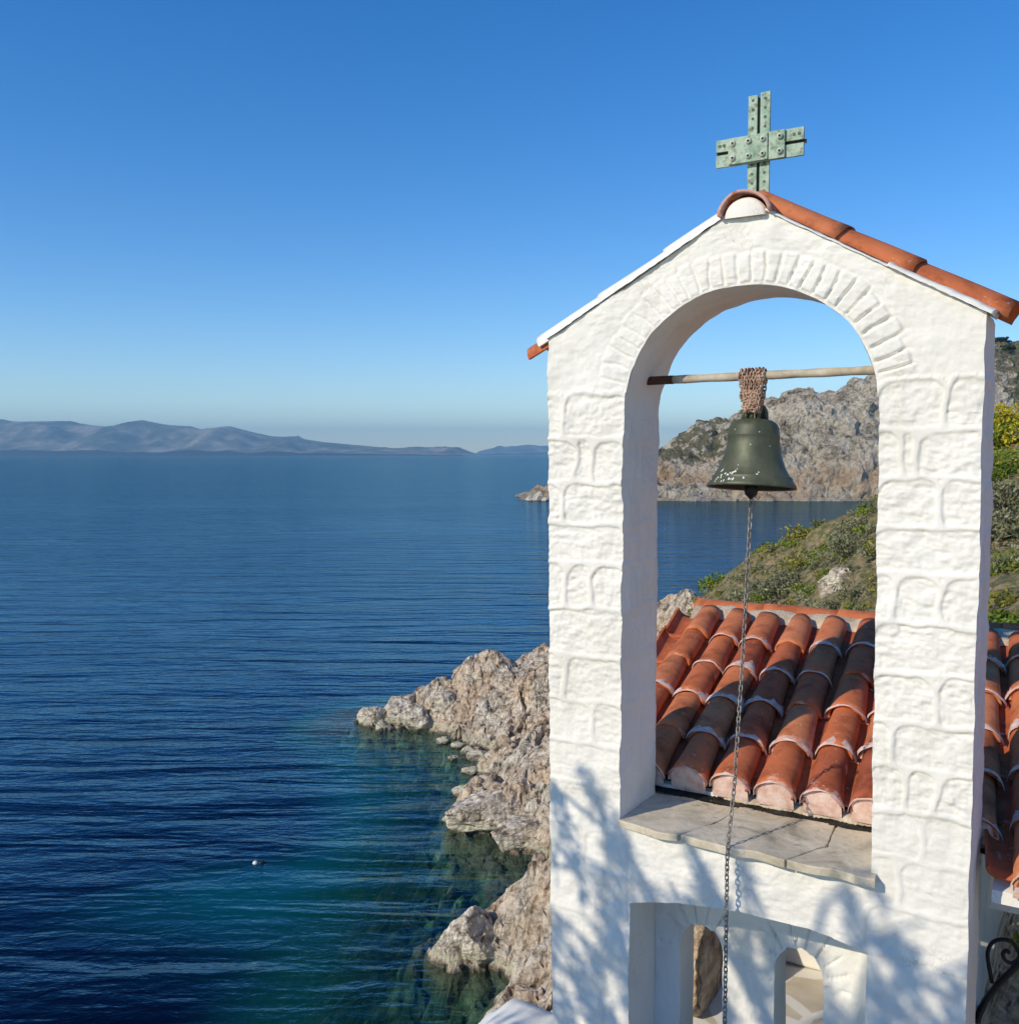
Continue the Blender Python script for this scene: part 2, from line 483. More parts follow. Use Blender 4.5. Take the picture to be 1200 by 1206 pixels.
def m_island():
    m, nt, b, o = mat('far_hills')
    v = objco(nt, world=True)
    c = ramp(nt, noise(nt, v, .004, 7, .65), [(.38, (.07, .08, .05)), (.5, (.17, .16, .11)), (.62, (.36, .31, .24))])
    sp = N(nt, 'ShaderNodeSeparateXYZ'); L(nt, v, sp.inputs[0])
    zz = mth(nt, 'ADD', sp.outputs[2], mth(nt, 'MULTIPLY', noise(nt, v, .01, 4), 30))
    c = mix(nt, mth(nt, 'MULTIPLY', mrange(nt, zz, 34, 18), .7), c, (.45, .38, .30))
    L(nt, c, b.inputs['Base Color']); b.inputs['Roughness'].default_value = 1; b.inputs['Specular IOR Level'].default_value = 0
    return m

def m_water():
    m, nt, b, out = mat('sea_water')
    nt.nodes.remove(b)
    v = objco(nt, world=True)
    def mp(sx, sy, rz=0):
        q = N(nt, 'ShaderNodeMapping'); q.inputs['Scale'].default_value = (sx, sy, 1); q.inputs['Rotation'].default_value = (0, 0, rz); L(nt, v, q.inputs['Vector']); return q.outputs[0]
    # wave heights: long low swell, chop, fine ripples
    swell = noise(nt, mp(.07, .40, R(4)), 1.0, 3, .5, .5)
    chop = noise(nt, mp(.50, 1.35, R(-9)), 1.0, 4, .55, .4)
    rip = noise(nt, mp(2.0, 3.2, R(14)), 1.0, 3, .6)
    patch = noise(nt, mp(.008, .03), 1.0, 4, .55, .5)
    wind = mrange(nt, patch, .35, .65, .55, 1.15)
    h = mth(nt, 'ADD', mth(nt, 'MULTIPLY', swell, .42), mth(nt, 'MULTIPLY', mth(nt, 'MULTIPLY', chop, .115), wind))
    h = mth(nt, 'ADD', h, mth(nt, 'MULTIPLY', mth(nt, 'MULTIPLY', rip, .03), wind))
    bn = bump(nt, None, h, 1.0, 1.0)
    deep = attr(nt, 'deep'); sand = attr(nt, 'sand')
    body = mix(nt, noise(nt, mp(.05, .09), 1.0, 4, .6), (.0004, .0022, .012), (.0009, .007, .030))
    sm = mth(nt, 'ADD', sand, mth(nt, 'MULTIPLY', mth(nt, 'SUBTRACT', noise(nt, mp(.22, .35), 1.0, 5, .6), .5), .5))
    body = mix(nt, mrange(nt, sm, .15, .85), body, (.001, .065, .085))
    body = mix(nt, mrange(nt, deep, .55, 1.0), (.003, .070, .058), body)
    dif = N(nt, 'ShaderNodeBsdfDiffuse'); L(nt, body, dif.inputs[0])
    tr = N(nt, 'ShaderNodeBsdfTransparent')
    tc = mix(nt, deep, (.80, .95, .85), (.16, .62, .55)); L(nt, tc, tr.inputs[0])
    mx = N(nt, 'ShaderNodeMixShader'); L(nt, mrange(nt, deep, .05, .95), mx.inputs[0]); L(nt, tr.outputs[0], mx.inputs[1]); L(nt, dif.outputs[0], mx.inputs[2])
    gl = N(nt, 'ShaderNodeBsdfGlossy'); gl.inputs['Color'].default_value = (.56, .86, 1, 1); gl.inputs['Roughness'].default_value = .06; L(nt, bn, gl.inputs['Normal'])
    fr = N(nt, 'ShaderNodeFresnel'); fr.inputs['IOR'].default_value = 1.33; L(nt, bn, fr.inputs['Normal'])
    m2 = N(nt, 'ShaderNodeMixShader'); L(nt, mth(nt, 'MINIMUM', mth(nt, 'MULTIPLY', fr.outputs[0], mrange(nt, fr.outputs[0], .02, .12, .24, 1.25)), .46), m2.inputs[0]); L(nt, mx.outputs[0], m2.inputs[1]); L(nt, gl.outputs[0], m2.inputs[2])
    L(nt, m2.outputs[0], out.inputs[0])
    return m

def m_leaf(name, c0, c1, c2=None, rough=.6):
    m, nt, b, o = mat(name)
    tint = attr(nt, 'tint')
    c = ramp(nt, tint, [(0, c0), (.6, c1), (1, c2 or c1)])
    L(nt, c, b.inputs['Base Color']); b.inputs['Roughness'].default_value = rough; b.inputs['Specular IOR Level'].default_value = .25
    tl = N(nt, 'ShaderNodeBsdfTranslucent'); L(nt, c, tl.inputs[0])
    ms = N(nt, 'ShaderNodeMixShader'); ms.inputs[0].default_value = .25
    L(nt, b.outputs[0], ms.inputs[1]); L(nt, tl.outputs[0], ms.inputs[2]); L(nt, ms.outputs[0], o.inputs[0])
    return m

def m_paving():
    m, nt, b, o = mat('limewashed_paving')
    v = objco(nt)
    vd = N(nt, 'ShaderNodeVectorMath', operation='ADD'); L(nt, v, vd.inputs[0])
    nn = N(nt, 'ShaderNodeTexNoise'); nn.inputs['Scale'].default_value = 3; L(nt, v, nn.inputs['Vector'])
    sc = N(nt, 'ShaderNodeVectorMath', operation='SCALE'); sc.inputs['Scale'].default_value = .12; L(nt, nn.outputs['Color'], sc.inputs[0]); L(nt, sc.outputs[0], vd.inputs[1])
    e = voro(nt, vd.outputs[0], 2.6, 'DISTANCE_TO_EDGE')
    st = ramp(nt, noise(nt, v, 5, 5), [(.3, (.48, .42, .32)), (.7, (.66, .59, .46))])
    c = mix(nt, ramp(nt, e, [(.07, (0, 0, 0)), (.10, (1, 1, 1))]), (.78, .75, .68), st)
    L(nt, c, b.inputs['Base Color']); b.inputs['Roughness'].default_value = .85
    bump(nt, b, noise(nt, v, 20, 5), .4, .006)
    return m

MW = m_whitewash()
MSLATE = m_slate()
MTILE = m_terracotta()
MPINK = m_simple('pink_lime_mortar', [(.3, (.52, .32, .25)), (.5, (.72, .50, .42)), (.7, (.80, .66, .58))], 22, .9, .5, .006, .2)
MBEIGE = m_simple('sandy_mortar', [(.3, (.42, .33, .23)), (.5, (.56, .46, .33)), (.7, (.66, .58, .45))], 18, .95, .6, .01, .1)
MBELL = m_bell()
MCU = m_copper()
MRIV = m_simple('pale_rivet', [(.3, (.42, .50, .38)), (.7, (.60, .64, .52))], 60, .6)
MHOLE = m_simple('rusty_hole_metal', [(.3, (.07, .10, .07)), (.7, (.14, .17, .11))], 40, .8)
MDARK = m_simple('gap_shade_dark', [(.3, (.012, .012, .012)), (.7, (.03, .028, .022))], 20, .7)  # near-black colour painted for shade in the cross gaps and the bell
MRUSTCH = m_simple('rusty_pale_chain', [(.3, (.16, .085, .05)), (.5, (.42, .27, .19)), (.7, (.60, .44, .34))], 30, .75, .4, .002)
MSTEEL = m_simple('galvanised_chain', [(.3, (.16, .13, .11)), (.5, (.30, .27, .24)), (.7, (.48, .44, .40))], 40, .55, .3, .001, .5, .55)
MIRON = m_simple('black_wrought_iron', [(.3, (.010, .010, .011)), (.7, (.03, .028, .026))], 30, .5, .3, .002, .5, .4)
MBAR = m_simple('weathered_wooden_bar', [(.3, (.30, .24, .17)), (.5, (.46, .39, .29)), (.7, (.60, .54, .44))], 14, .75, .4, .003, .3)
MBARDK = m_simple('dark_bar_end', [(.3, (.05, .02, .012)), (.7, (.13, .05, .028))], 25, .8, .4, .002)
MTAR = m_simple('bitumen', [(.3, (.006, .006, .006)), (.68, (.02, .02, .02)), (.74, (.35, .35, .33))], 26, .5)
MDROP = m_simple('bird_droppings', [(.3, (.60, .60, .55)), (.7, (.82, .82, .78))], 30, .8)
MPAVE = m_paving()
MTERR = m_terrain()
MBOULD = m_rock('grey_boulder', 1.3, .62, .10)
MBANK = m_rock('orange_bank_rock', 2.6, .38, .06, False)
MHEAD = m_headland()
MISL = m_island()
MSEA = m_water()
MLG = m_leaf('fresh_green_leaves', (.08, .12, .012), (.20, .28, .03), (.36, .40, .06))
MLGG = m_leaf('grey_green_leaves', (.12, .13, .06), (.27, .26, .14), (.42, .39, .24))
MLOL = m_leaf('olive_leaves', (.13, .13, .02), (.30, .29, .05), (.44, .38, .09))
MLY = m_leaf('yellow_blossom', (.38, .30, .01), (.60, .46, .015), (.68, .58, .05))
MLDK = m_leaf('dark_pine_needles', (.02, .035, .012), (.045, .07, .02), (.07, .09, .03))
MBARK = m_simple('bark', [(.3, (.05, .04, .03)), (.7, (.16, .13, .10))], 14, .95, .8, .02, .1)

# ------------------------------------------------------------------ terrain
CTRL = [  # x, y, height above the sea
 # waterline of the cove
 (-8.6, 50.3, 0), (-7.9, 49.0, 0), (-5.6, 48.4, 0), (-4.1, 46.5, 0), (-2.4, 44.8, 0), (-1.8, 42.7, 0), (-1.8, 40, 0), (-2.1, 36.6, 0), (-1.6, 33.2, 0),
 (-.7, 32.9, 0), (.6, 32.3, 0), (1.8, 31.5, -.1), (.2, 30.6, -.15), (-1.0, 29.3, 0), (-1.9, 27.5, 0), (-1.5, 26.2, 0), (-.9, 25.4, 0), (-.7, 24.5, 0), (-1.0, 23.4, 0), (-1.5, 20, 0), (-3, 15, 0), (-5, 9, 0), (-8, 2, 0), (-9, -6, 0),
 # promontory crest
 (-7.2, 50.0, .7), (-6.0, 50.3, 1.3), (-4.6, 50.6, 2.0), (-2.8, 50.6, 2.5), (0, 50.2, 3.3), (2.0, 49.6, 4.1), (4.3, 48.6, 5.4), (6.7, 47.6, 6.4), (8.6, 46.3, 7.2),
 (9.3, 44.5, 7.4), (11.0, 42.0, 9.5), (12.4, 39.5, 11.0), (13.2, 38.0, 11.8), (13.5, 36.0, 12.2), (14.8, 34.0, 13.7), (16.1, 32.0, 14.9), (17.1, 30.0, 15.7),
 # faces towards the camera
 (-4.2, 48.9, .9), (-2.5, 48.3, 1.5), (-.7, 45.0, .9), (0, 47.8, 2.3), (1.9, 46.5, 3.0), (.2, 42.5, 1.1), (1.7, 40, 2.4), (-.7, 41, .5), (-1.2, 37.2, .7), (0, 36.3, 1.3), (1.4, 35.4, 1.9), (-.2, 34.6, .7), (-1.4, 35, .35),
 (1.5, 27.0, 2.5), (.7, 27.2, 1.9), (.1, 26.9, 1.2), (-.9, 26.8, .8), (1.0, 24.5, 1.5), (.3, 24.8, .9), (1.2, 22.3, 1.2), (.1, 22.8, .7), (4, 33, 4.5), (3.5, 28, 5), (4, 40, 4.3),
 (8.7, 33, 9.1), (7.7, 22, 10.4), (6.6, 14, 11.4), (10, 30, 10.7), (10.2, 20, 12.3), (12.7, 25, 13.6), (11.3, 37, 9.6), (6.4, 40, 6.0), (6.5, 30, 7.6),
 (3.5, 20, 6.6), (2.5, 12, 8.4), (4.5, 12, 10.6), (5, 9, 11.6), (8, 10, 12.2), (1.5, 16, 5.0), (1, 20, 2.2),
 # behind the crest, down to the bay
 (-7, 52.5, -.6), (-4, 54, 0), (0, 56, 0), (6, 57, 0), (12, 55, 0), (18, 52, 0), (26, 48, 0), (36, 44, 0), (48, 40, 0), (16, 42, 5), (20, 38, 9), (26, 34, 12),
 # around the chapel and the viewpoint
 (0, 4, 10.8), (1.5, 3, 10.85), (3, 2, 10.9), (1, 6, 10.5), (3, 5.5, 11.1), (5, 4.5, 11.6), (-1.5, 3.5, 9.9), (-4, .6, 10.6), (-3, 2, 10.2), (-6, 0, 8.5), (0, .4, 11.4), (0, -3, 12.4), (4, -2, 12.6), (-5, -4, 11), (8, 2, 13.4), (13, 6, 15.5), (18, 12, 17), (24, 22, 18), (32, 28, 19), (40, 10, 24), (30, -4, 24), (15, -5, 17), (48, 25, 24),
 (0, 10, 6.6), (0, 15, 3.6), (-3, 10, 4.4), (0, 20, 1.0), (-3, 6, 7.2),
 # sea bed
 (-15, 50, -8), (-12, 42, -6), (-9, 32, -5), (-6, 24, -3), (-18, 22, -9), (-5, 43.5, -1.8), (-3.6, 38, -1.6), (-3.6, 33, -1.6), (-3.8, 28, -1.6), (-3.2, 24, -1.3), (-5, 60, -6), (6, 66, -7), (20, 64, -8), (40, 56, -8), (-20, 74, -12), (-30, 46, -14), (-14, 10, -6), (-20, -6, -10), (-11, 51, -3), (48, 52, -6), (-30, 10, -14), (10, 76, -11), (50, 76, -12), (-12, 60, -9)]
CT = np.array(CTRL, float)
def _tps(r): return np.where(r > 1e-9, r * r * np.log(r + 1e-12), 0)
_n = len(CT); _S = 20.0
_X = CT[:, :2] / _S
_K = _tps(np.linalg.norm(_X[:, None] - _X[None], axis=-1)) + np.eye(_n) * 2e-4
_Pm = np.hstack([np.ones((_n, 1)), _X])
_A = np.block([[_K, _Pm], [_Pm.T, np.zeros((3, 3))]])
_W = np.linalg.solve(_A, np.concatenate([CT[:, 2], np.zeros(3)]))
def base_h(x, y):
    sh = x.shape; q = np.stack([x.ravel(), y.ravel()], -1) / _S
    out = np.zeros(len(q))
    for i in range(0, len(q), 20000):
        c = q[i:i + 20000]
        k = _tps(np.linalg.norm(c[:, None] - _X[None], axis=-1))
        out[i:i + 20000] = k @ _W[:_n] + _W[_n] + c @ _W[_n + 1:]
    return out.reshape(sh)

def veg_mask(x, y):
    # vegetated flank of the hill, right of the promontory
    t = smooth(-.9, .9, x - (.235 * y - 1.3) + 1.1 * vnoise(x * .45, y * .45, seed=88)) * smooth(50, 45, y)
    return np.clip(t * smooth(6, 9, y + 0 * x), 0, 1)

def ground(x, y, detail=True):
    h = base_h(x, y)
    if detail:
        vm = veg_mask(x, y)
        near = smooth(7.0, 13.0, y)
        amp = (1.0 - .72 * vm) * near
        under = smooth(-.5, -2.5, h)
        amp = amp * (1 - .6 * under)
        wx = x + .3 * fbm(x * .5, y * .5, octv=2, seed=31); wy = y + .3 * fbm(x * .5, y * .5, octv=2, seed=41)
        h = h + amp * (1.35 * (facets(wx * .42 + .2 * wy * .42, wy * .34, 3) - .74)
                       + .62 * (facets(wx * 1.0, wy * .95, 9) - .72)
                       + .15 * (facets(wx * 2.6, wy * 2.4, 15) - .7) + .05 * fbm(x * 2.2, y * 2.2, octv=3, seed=5))
        ca, sa = math.cos(.6), math.sin(.6)
        ux, uy = (wx * ca + wy * sa) * .38, (-wx * sa + wy * ca) * .85
        k1 = 1 - smooth(0, .16, cracks(ux, uy, 51)); k2 = 1 - smooth(0, .20, cracks(ux * 2.7, uy * 2.4, 55))
        h = h - amp * (.55 * k1 * smooth(-.3, .2, vnoise(x * .5, y * .5, seed=57)) + .22 * k2)
        h = h + (1 - near) * .12 * fbm(x * 1.2, y * 1.2, octv=4, seed=8)
    # levelled yard around the chapel
    s = .857 * (x - .157) - .515 * (y - 4); n = .515 * (x - .157) + .857 * (y - 4)
    yard = smooth(-.9, -.2, s) * smooth(-1.2, -.3, n) * smooth(4.6, 4.2, n) * smooth(7, 5.5, s)
    h = h * (1 - yard) + 10.85 * yard
    return h

def nonuni(a, b, fine0, fine1, step, grow=1.35):
    c = list(np.arange(fine0, fine1 + 1e-6, step)); s = step
    while c[-1] < b: s *= grow; c.append(min(c[-1] + s, b))
    s = step
    while c[0] > a: s *= grow; c.insert(0, max(c[0] - s, a))
    return np.array(c)

tx = np.concatenate([nonuni(-30, 6, -9.5, 6, .085, 1.10), nonuni(6.13, 50, 6.13, 18, .14, 1.10)]); ty = nonuni(-6, 76, 20, 53, .115, 1.06)
GX, GY = np.meshgrid(tx, ty, indexing='ij')
GZ = ground(GX, GY)
# sideways push so that ledges overhang a little
dxn = .10 * fbm(GX * 1.4, GZ * 2.0, GY * 1.4, octv=3, seed=77); dyn = .10 * fbm(GY * 1.4, GZ * 2.0, GX * 1.4, octv=3, seed=78)
kk = smooth(8, 12, GY) * smooth(54, 52, GY)
mb = MB()
mb.add(np.stack([GX + dxn * kk, GY + dyn * kk, GZ], -1), grid_faces(len(tx), len(ty)), veg=veg_mask(GX, GY).ravel())
o = mb.build('terrain', MTERR, sm=False); tag(o, kind='structure')

# ------------------------------------------------------------------ sea
sx = nonuni(-8500, 8500, -24, 40, .6, 1.22); sy = nonuni(-60, 15800, -5, 76, .6, 1.22)
SX, SY = np.meshgrid(sx, sy, indexing='ij')
inside = (SX > -30) & (SX < 50) & (SY > -6) & (SY < 76)
hh = np.full(SX.shape, -14.0)
hh[inside] = ground(SX[inside], SY[inside], False)
deep = np.clip(smooth(.1, 4.6, -hh), 0, 1)
deep[~inside] = 1
def blob(cx, cy, rx, ry, rot=0):
    c, s = math.cos(rot), math.sin(rot)
    dx, dy = SX - cx, SY - cy
    a = (dx * c + dy * s) / rx; b = (-dx * s + dy * c) / ry
    return np.exp(-(a * a + b * b))
sand = np.clip(1.0 * blob(-7.2, 30.6, 5.6, 2.4, R(16)) + .9 * blob(-3.8, 35.5, 2.2, 4.0, R(12)) + .55 * blob(-5.5, 42.5, 3.5, 4.0) + .45 * blob(-4, 38, 3.5, 7) + .35 * blob(-4.5, 26, 5, 3.5), 0, 1)
mb = MB(); mb.add(np.stack([SX, SY, np.zeros_like(SX)], -1), grid_faces(len(sx), len(sy)), deep=deep.ravel(), sand=sand.ravel())
o = mb.build('sea', MSEA); tag(o, kind='structure')

# ------------------------------------------------------------------ headland across the bay
HC = [(10, 288, -2.5), (24, 286, 0), (43, 287.7, 0), (62, 287, 0), (82, 287.7, 0), (107, 287.7, 0), (150, 287, 0), (190, 285, 0), (240, 283, 0),
 (13.3, 305, 1.5), (27.4, 315, 11), (48.5, 325, 16), (56.9, 328, 18.5), (71.5, 330, 24.5), (87.1, 330, 31.8), (104.3, 335, 35.3), (117, 338, 37), (127, 342, 39.6), (151, 350, 46.9), (175, 355, 54.5), (187, 362, 53.0), (223, 370, 56),
 (49, 293, 4.5), (61, 296, 6.5), (78, 294, 8), (94, 294, 10), (112, 294, 10), (90, 306, 21), (108, 308, 23), (134, 305, 18), (163, 315, 28.9), (154, 296, 10), (70, 310, 13), (50, 308, 10),
 (4, 300, 0), (4, 330, 0), (15, 350, 0), (40, 370, 0), (70, 385, 4), (110, 395, 15), (160, 410, 30), (240, 420, 40), (20, 335, 5), (60, 350, 14), (90, 360, 22), (130, 370, 34), (190, 390, 46), (0, 280, -6), (60, 278, -5), (120, 278, -5), (200, 275, -5), (250, 275, -5), (-8, 320, -6), (-8, 380, -6)]
HC = np.array(HC, float); hs_ = 100.0
HXn = HC[:, :2] / hs_; nh = len(HC)
Kh = _tps(np.linalg.norm(HXn[:, None] - HXn[None], axis=-1)) + np.eye(nh) * 1e-4
Ph = np.hstack([np.ones((nh, 1)), HXn])
Wh = np.linalg.solve(np.block([[Kh, Ph], [Ph.T, np.zeros((3, 3))]]), np.concatenate([HC[:, 2], np.zeros(3)]))
hx = np.concatenate([np.arange(-8, 205, .75), np.arange(205, 251, 4)]); hy = np.concatenate([np.arange(279, 345, .75), np.arange(345, 421, 3)])
HX, HY = np.meshgrid(hx, hy, indexing='ij')
q = np.stack([HX.ravel(), HY.ravel()], -1) / hs_
HZ = (_tps(np.linalg.norm(q[:, None] - HXn[None], axis=-1)) @ Wh[:nh] + Wh[nh] + q @ Wh[nh + 1:]).reshape(HX.shape)
wx = HX + 3 * fbm(HX * .06, HY * .06, octv=3, seed=2); wy = HY + 3 * fbm(HX * .06, HY * .06, octv=3, seed=3)
up = smooth(-1, 4, HZ)
HZ = HZ + up * (4.6 * (facets(wx * .055, wy * .07, 21) - .6) + 2.6 * (facets(wx * .14, wy * .16, 25) - .6) + 1.3 * (facets(wx * .36, wy * .4, 27) - .6) + .7 * fbm(HX * .5, HY * .5, octv=3, seed=12)) + (1 - up) * .8 * fbm(HX * .3, HY * .3, octv=3, seed=4)
hveg = np.clip(.25 + .4 * smooth(100, 60, HX) * smooth(8, 14, HZ) + .45 * smooth(150, 175, HX), 0, 1)
mb = MB(); mb.add(np.stack([HX + 1.2 * fbm(HX * .2, HZ * .3, HY * .2, octv=3, seed=6), HY + 1.2 * fbm(HX * .2, HZ * .3, HY * .2, octv=3, seed=7), HZ], -1), grid_faces(len(hx), len(hy)), veg=hveg.ravel())
o = mb.build('headland', MHEAD, sm=False); tag(o, kind='structure')

# ------------------------------------------------------------------ far islands
def island(prof, D, depth, name, x0, x1, step, seed):
    xs = np.arange(x0, x1, step); ys = np.arange(D - depth * .55, D + depth, step)
    X, Y = np.meshgrid(xs, ys, indexing='ij')
    pr = np.interp(X[:, 0] , [p[0] for p in prof], [p[1] for p in prof])[:, None]
    t = (Y - D) / (depth * .5)
    shape = np.exp(-(np.abs(t) ** 1.8) * 1.5)
    r = ridged(X / 700, Y / 700, octv=5, seed=seed)
    g2 = ridged(X / 260 + .3 * r, Y / 420, octv=5, seed=seed + 9)
    Z = pr * (shape * (1.0 + .0 * r) - .02) + (r - .6) * 75 * shape * np.minimum(pr / 120, 1) * np.abs(np.sin(np.clip(t + .0, -1, 1) * math.pi * .5)) 
    Z = Z + (g2 - .6) * 26 * shape * np.minimum(pr / 100, 1) * (1 - np.exp(-(t / .25) ** 2))
    Z = np.where(shape < .06, -8, Z)
    m_ = MB(); m_.add(np.stack([X, Y, Z], -1), grid_faces(len(xs), len(ys)))
    tag(m_.build(name, MISL), kind='structure')
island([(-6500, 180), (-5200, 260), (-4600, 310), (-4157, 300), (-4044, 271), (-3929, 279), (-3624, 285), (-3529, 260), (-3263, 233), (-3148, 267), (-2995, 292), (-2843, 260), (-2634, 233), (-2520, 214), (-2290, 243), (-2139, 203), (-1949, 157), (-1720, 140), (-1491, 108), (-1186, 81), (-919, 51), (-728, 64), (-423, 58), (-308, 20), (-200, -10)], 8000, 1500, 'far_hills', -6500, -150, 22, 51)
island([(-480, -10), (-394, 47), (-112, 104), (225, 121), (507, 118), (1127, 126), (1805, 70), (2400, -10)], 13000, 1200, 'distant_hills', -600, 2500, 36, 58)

# ------------------------------------------------------------------ haze
mb = MB(); box(mb, -8800, 8800, -120, 16000, -22, 420)
hz = mb.build('haze', [bpy.data.materials.new('haze_air')], sm=False); tag(hz, kind='stuff')
hm = hz.data.materials[0]; hm.use_nodes = True
for n in list(hm.node_tree.nodes): hm.node_tree.nodes.remove(n)
ho = hm.node_tree.nodes.new('ShaderNodeOutputMaterial'); hv = hm.node_tree.nodes.new('ShaderNodeVolumePrincipled')
hv.inputs['Color'].default_value = (.38, .71, 1, 1); hv.inputs['Density'].default_value = 1.1e-4; hv.inputs['Anisotropy'].default_value = 0.0
hm.node_tree.links.new(hv.outputs[0], ho.inputs['Volume'])

# ------------------------------------------------------------------ bell gable
ZB = -3.12                     # foot of the wall
WBASE = (.8, .18, ZB)
CX, CZ, RA = .81, .135, .4755  # arch centre, springing height, half width
SILL = -1.49
TW = .36                       # wall thickness
def outl(z):                   # left edge leans in slightly towards the foot
    return np.interp(z, [-3.2, -2.4, -1.5, .48], [.045, .03, .012, 0])
Lc = [.238, .059, -.115, -.289, -.443, -.626, -.821, -1.006, -1.178, -1.347, -1.527, -1.70, -1.88]
Rc = [.251, .076, -.085, -.247, -.409, -.576, -.745, -.913, -1.07, -1.231, -1.40, -1.57, -1.74]
Lj = [[.075], [.125, .205], [.075], [], [.09, .205], [], [.075], [.21], [], [.08, .20], [.17], []]
Rj = [[1.49], [1.36, 1.405], [1.49], [], [1.345, 1.485], [], [1.49], [1.345], [1.40, 1.50], [1.46], [1.38], []]
Lp = []
for i in range(len(Lc) - 1):
    js = [-.05] + Lj[i] + [.36]
    for a, b in zip(js[:-1], js[1:]): Lp.append((a, b, Lc[i + 1], Lc[i], 1.0 if i < 6 else max(.35, 1 - (i - 5) * .16)))
for i in range(len(Rc) - 1):
    js = [1.27] + Rj[i] + [1.66]
    for a, b in zip(js[:-1], js[1:]): Lp.append((a, b, Rc[i + 1], Rc[i], 1.0 if i < 9 else .45))

def relief(s, z):
    """height of the whitewashed masonry above the wall plane"""
    s = np.asarray(s, float); z = np.asarray(z, float)
    ws = s + .009 * fbm(s * 9, z * 9, octv=3, seed=61); wz = z + .008 * fbm(s * 8 + 5, z * 8, octv=3, seed=62)
    h = .0035 * fbm(s * 7, z * 7, octv=3, seed=63)
    rough = .0032 * fbm(s * 26, z * 60, octv=3, seed=64) + .0016 * fbm(s * 70, z * 70, octv=2, seed=65)
    pier = (z < .255) & (z > -1.9) & ((s < .36) | (s > 1.26))
    ins = np.zeros_like(s); amp = np.zeros_like(s)
    for a, b, z0, z1, am in Lp:
        cx, cz = (a + b) / 2, (z0 + z1) / 2; hw, hh = (b - a) / 2 - .009, (z1 - z0) / 2 - .008
        rr = np.where(wz > cz, min(.05, hw * .8), .016)
        dx = np.abs(ws - cx) - hw + rr; dz = np.abs(wz - cz) - hh + rr
        d = np.sqrt(np.maximum(dx, 0) ** 2 + np.maximum(dz, 0) ** 2) + np.minimum(np.maximum(dx, dz), 0) - rr
        k = smooth(.003, -.0045, d)
        ins = np.maximum(ins, k); amp = np.maximum(amp, np.where(d < .02, am, 0))
    hp = amp * (.0072 * (1 - ins)) + ins * rough * 1.0 * np.maximum(amp, .4)
    h = h + np.where(pier, hp, rough * .45)
    # arch ring of narrow upright stones
    dx, dz = (s - CX) / RA, (z - CZ) / RA
    rad = (np.abs(dx) ** 2.1 + np.abs(dz) ** 2.1) ** (1 / 2.1)
    ang = np.arctan2(z - CZ, s - CX)
    q = (ang / math.pi) * 33 + .18 * fbm(ang * 6, rad * 3, octv=2, seed=66)
    cell = np.floor(q); fr = q - cell
    edge = np.minimum(fr, 1 - fr)
    outer = 1.27 + .05 * (_hash(cell, cell * 0, cell * 0, 5) - .5)
    ring = smooth(1.015, 1.035, rad) * smooth(outer, outer - .03, rad) * smooth(.255, .285, z)
    side = .65 + .35 * smooth(-.3, .5, dx) 
    side = side * (1.0 - .25 * smooth(-.2, -.9, dx))
    h = h + ring * (.0045 * smooth(.02, .16, edge) - .0065 * smooth(.13, .04, edge)) * side * 1.15
    h = h - .003 * smooth(.03, .0, np.abs(rad - outer)) * (z > .28) * side
    return h

def wobble(P):
    x, y, z = P[:, 0], P[:, 1], P[:, 2]
    a = .0038
    return P + np.stack([a * fbm(x * 9, y * 9, z * 9, octv=3, seed=70), a * fbm(x * 9, y * 9, z * 9, octv=3, seed=71), a * .8 * fbm(x * 9, y * 9, z * 9, octv=3, seed=72)], -1)

masonry = MB()
def patch_front(lo, hi, nu, nv, plane=0.0, flip=False, rel=True, amp=1.0, dirn=-1):
    """surface between two curves lo(u), hi(u) -> (s, z); outward is -n when dirn = -1"""
    u = np.linspace(0, 1, nu)
    A = np.array([lo(t) for t in u]); B = np.array([hi(t) for t in u])
    v = np.linspace(0, 1, nv)[None, :, None]
    P2 = A[:, None, :] * (1 - v) + B[:, None, :] * v
    s, z = P2[..., 0].ravel(), P2[..., 1].ravel()
    h = relief(s, z) * amp if rel else 0 * s
    P = np.stack([s, plane + dirn * h, z], -1)
    masonry.add(wobble(P), grid_faces(nu, nv, flip))
def patch_3d(fn, nu, nv, flip=False):
    U, V = np.meshgrid(np.linspace(0, 1, nu), np.linspace(0, 1, nv), indexing='ij')
    P = fn(U.ravel(), V.ravel())
    masonry.add(wobble(P), grid_faces(nu, nv, flip))

def arch_pt(t):                  # t 0..pi from right springing to left
    c, s_ = math.cos(t), math.sin(t)
    e = 2 / 2.1
    return np.array([CX + RA * math.copysign(abs(c) ** e, c), CZ + RA * abs(s_) ** e])
EV_L, EV_R, AP = .462, .455, .905
def outer_pt(t):
    d = np.array([math.cos(t), math.sin(t)]); c = np.array([CX, CZ]); best = None
    cands = []
    if d[0] > 1e-6: cands.append((1.605 - c[0]) / d[0])
    if d[0] < -1e-6: cands.append((0 - c[0]) / d[0])
    for (x0, z0), (x1, z1) in (((0, EV_L), (.816, AP)), ((.816, AP), (1.605, EV_R))):
        nx, nz = -(z1 - z0), (x1 - x0)
        den = d[0] * nx + d[1] * nz
        if den > 1e-6: cands.append(((x0 - c[0]) * nx + (z0 - c[1]) * nz) / den)
    k = min(cands)
    return c + d * k
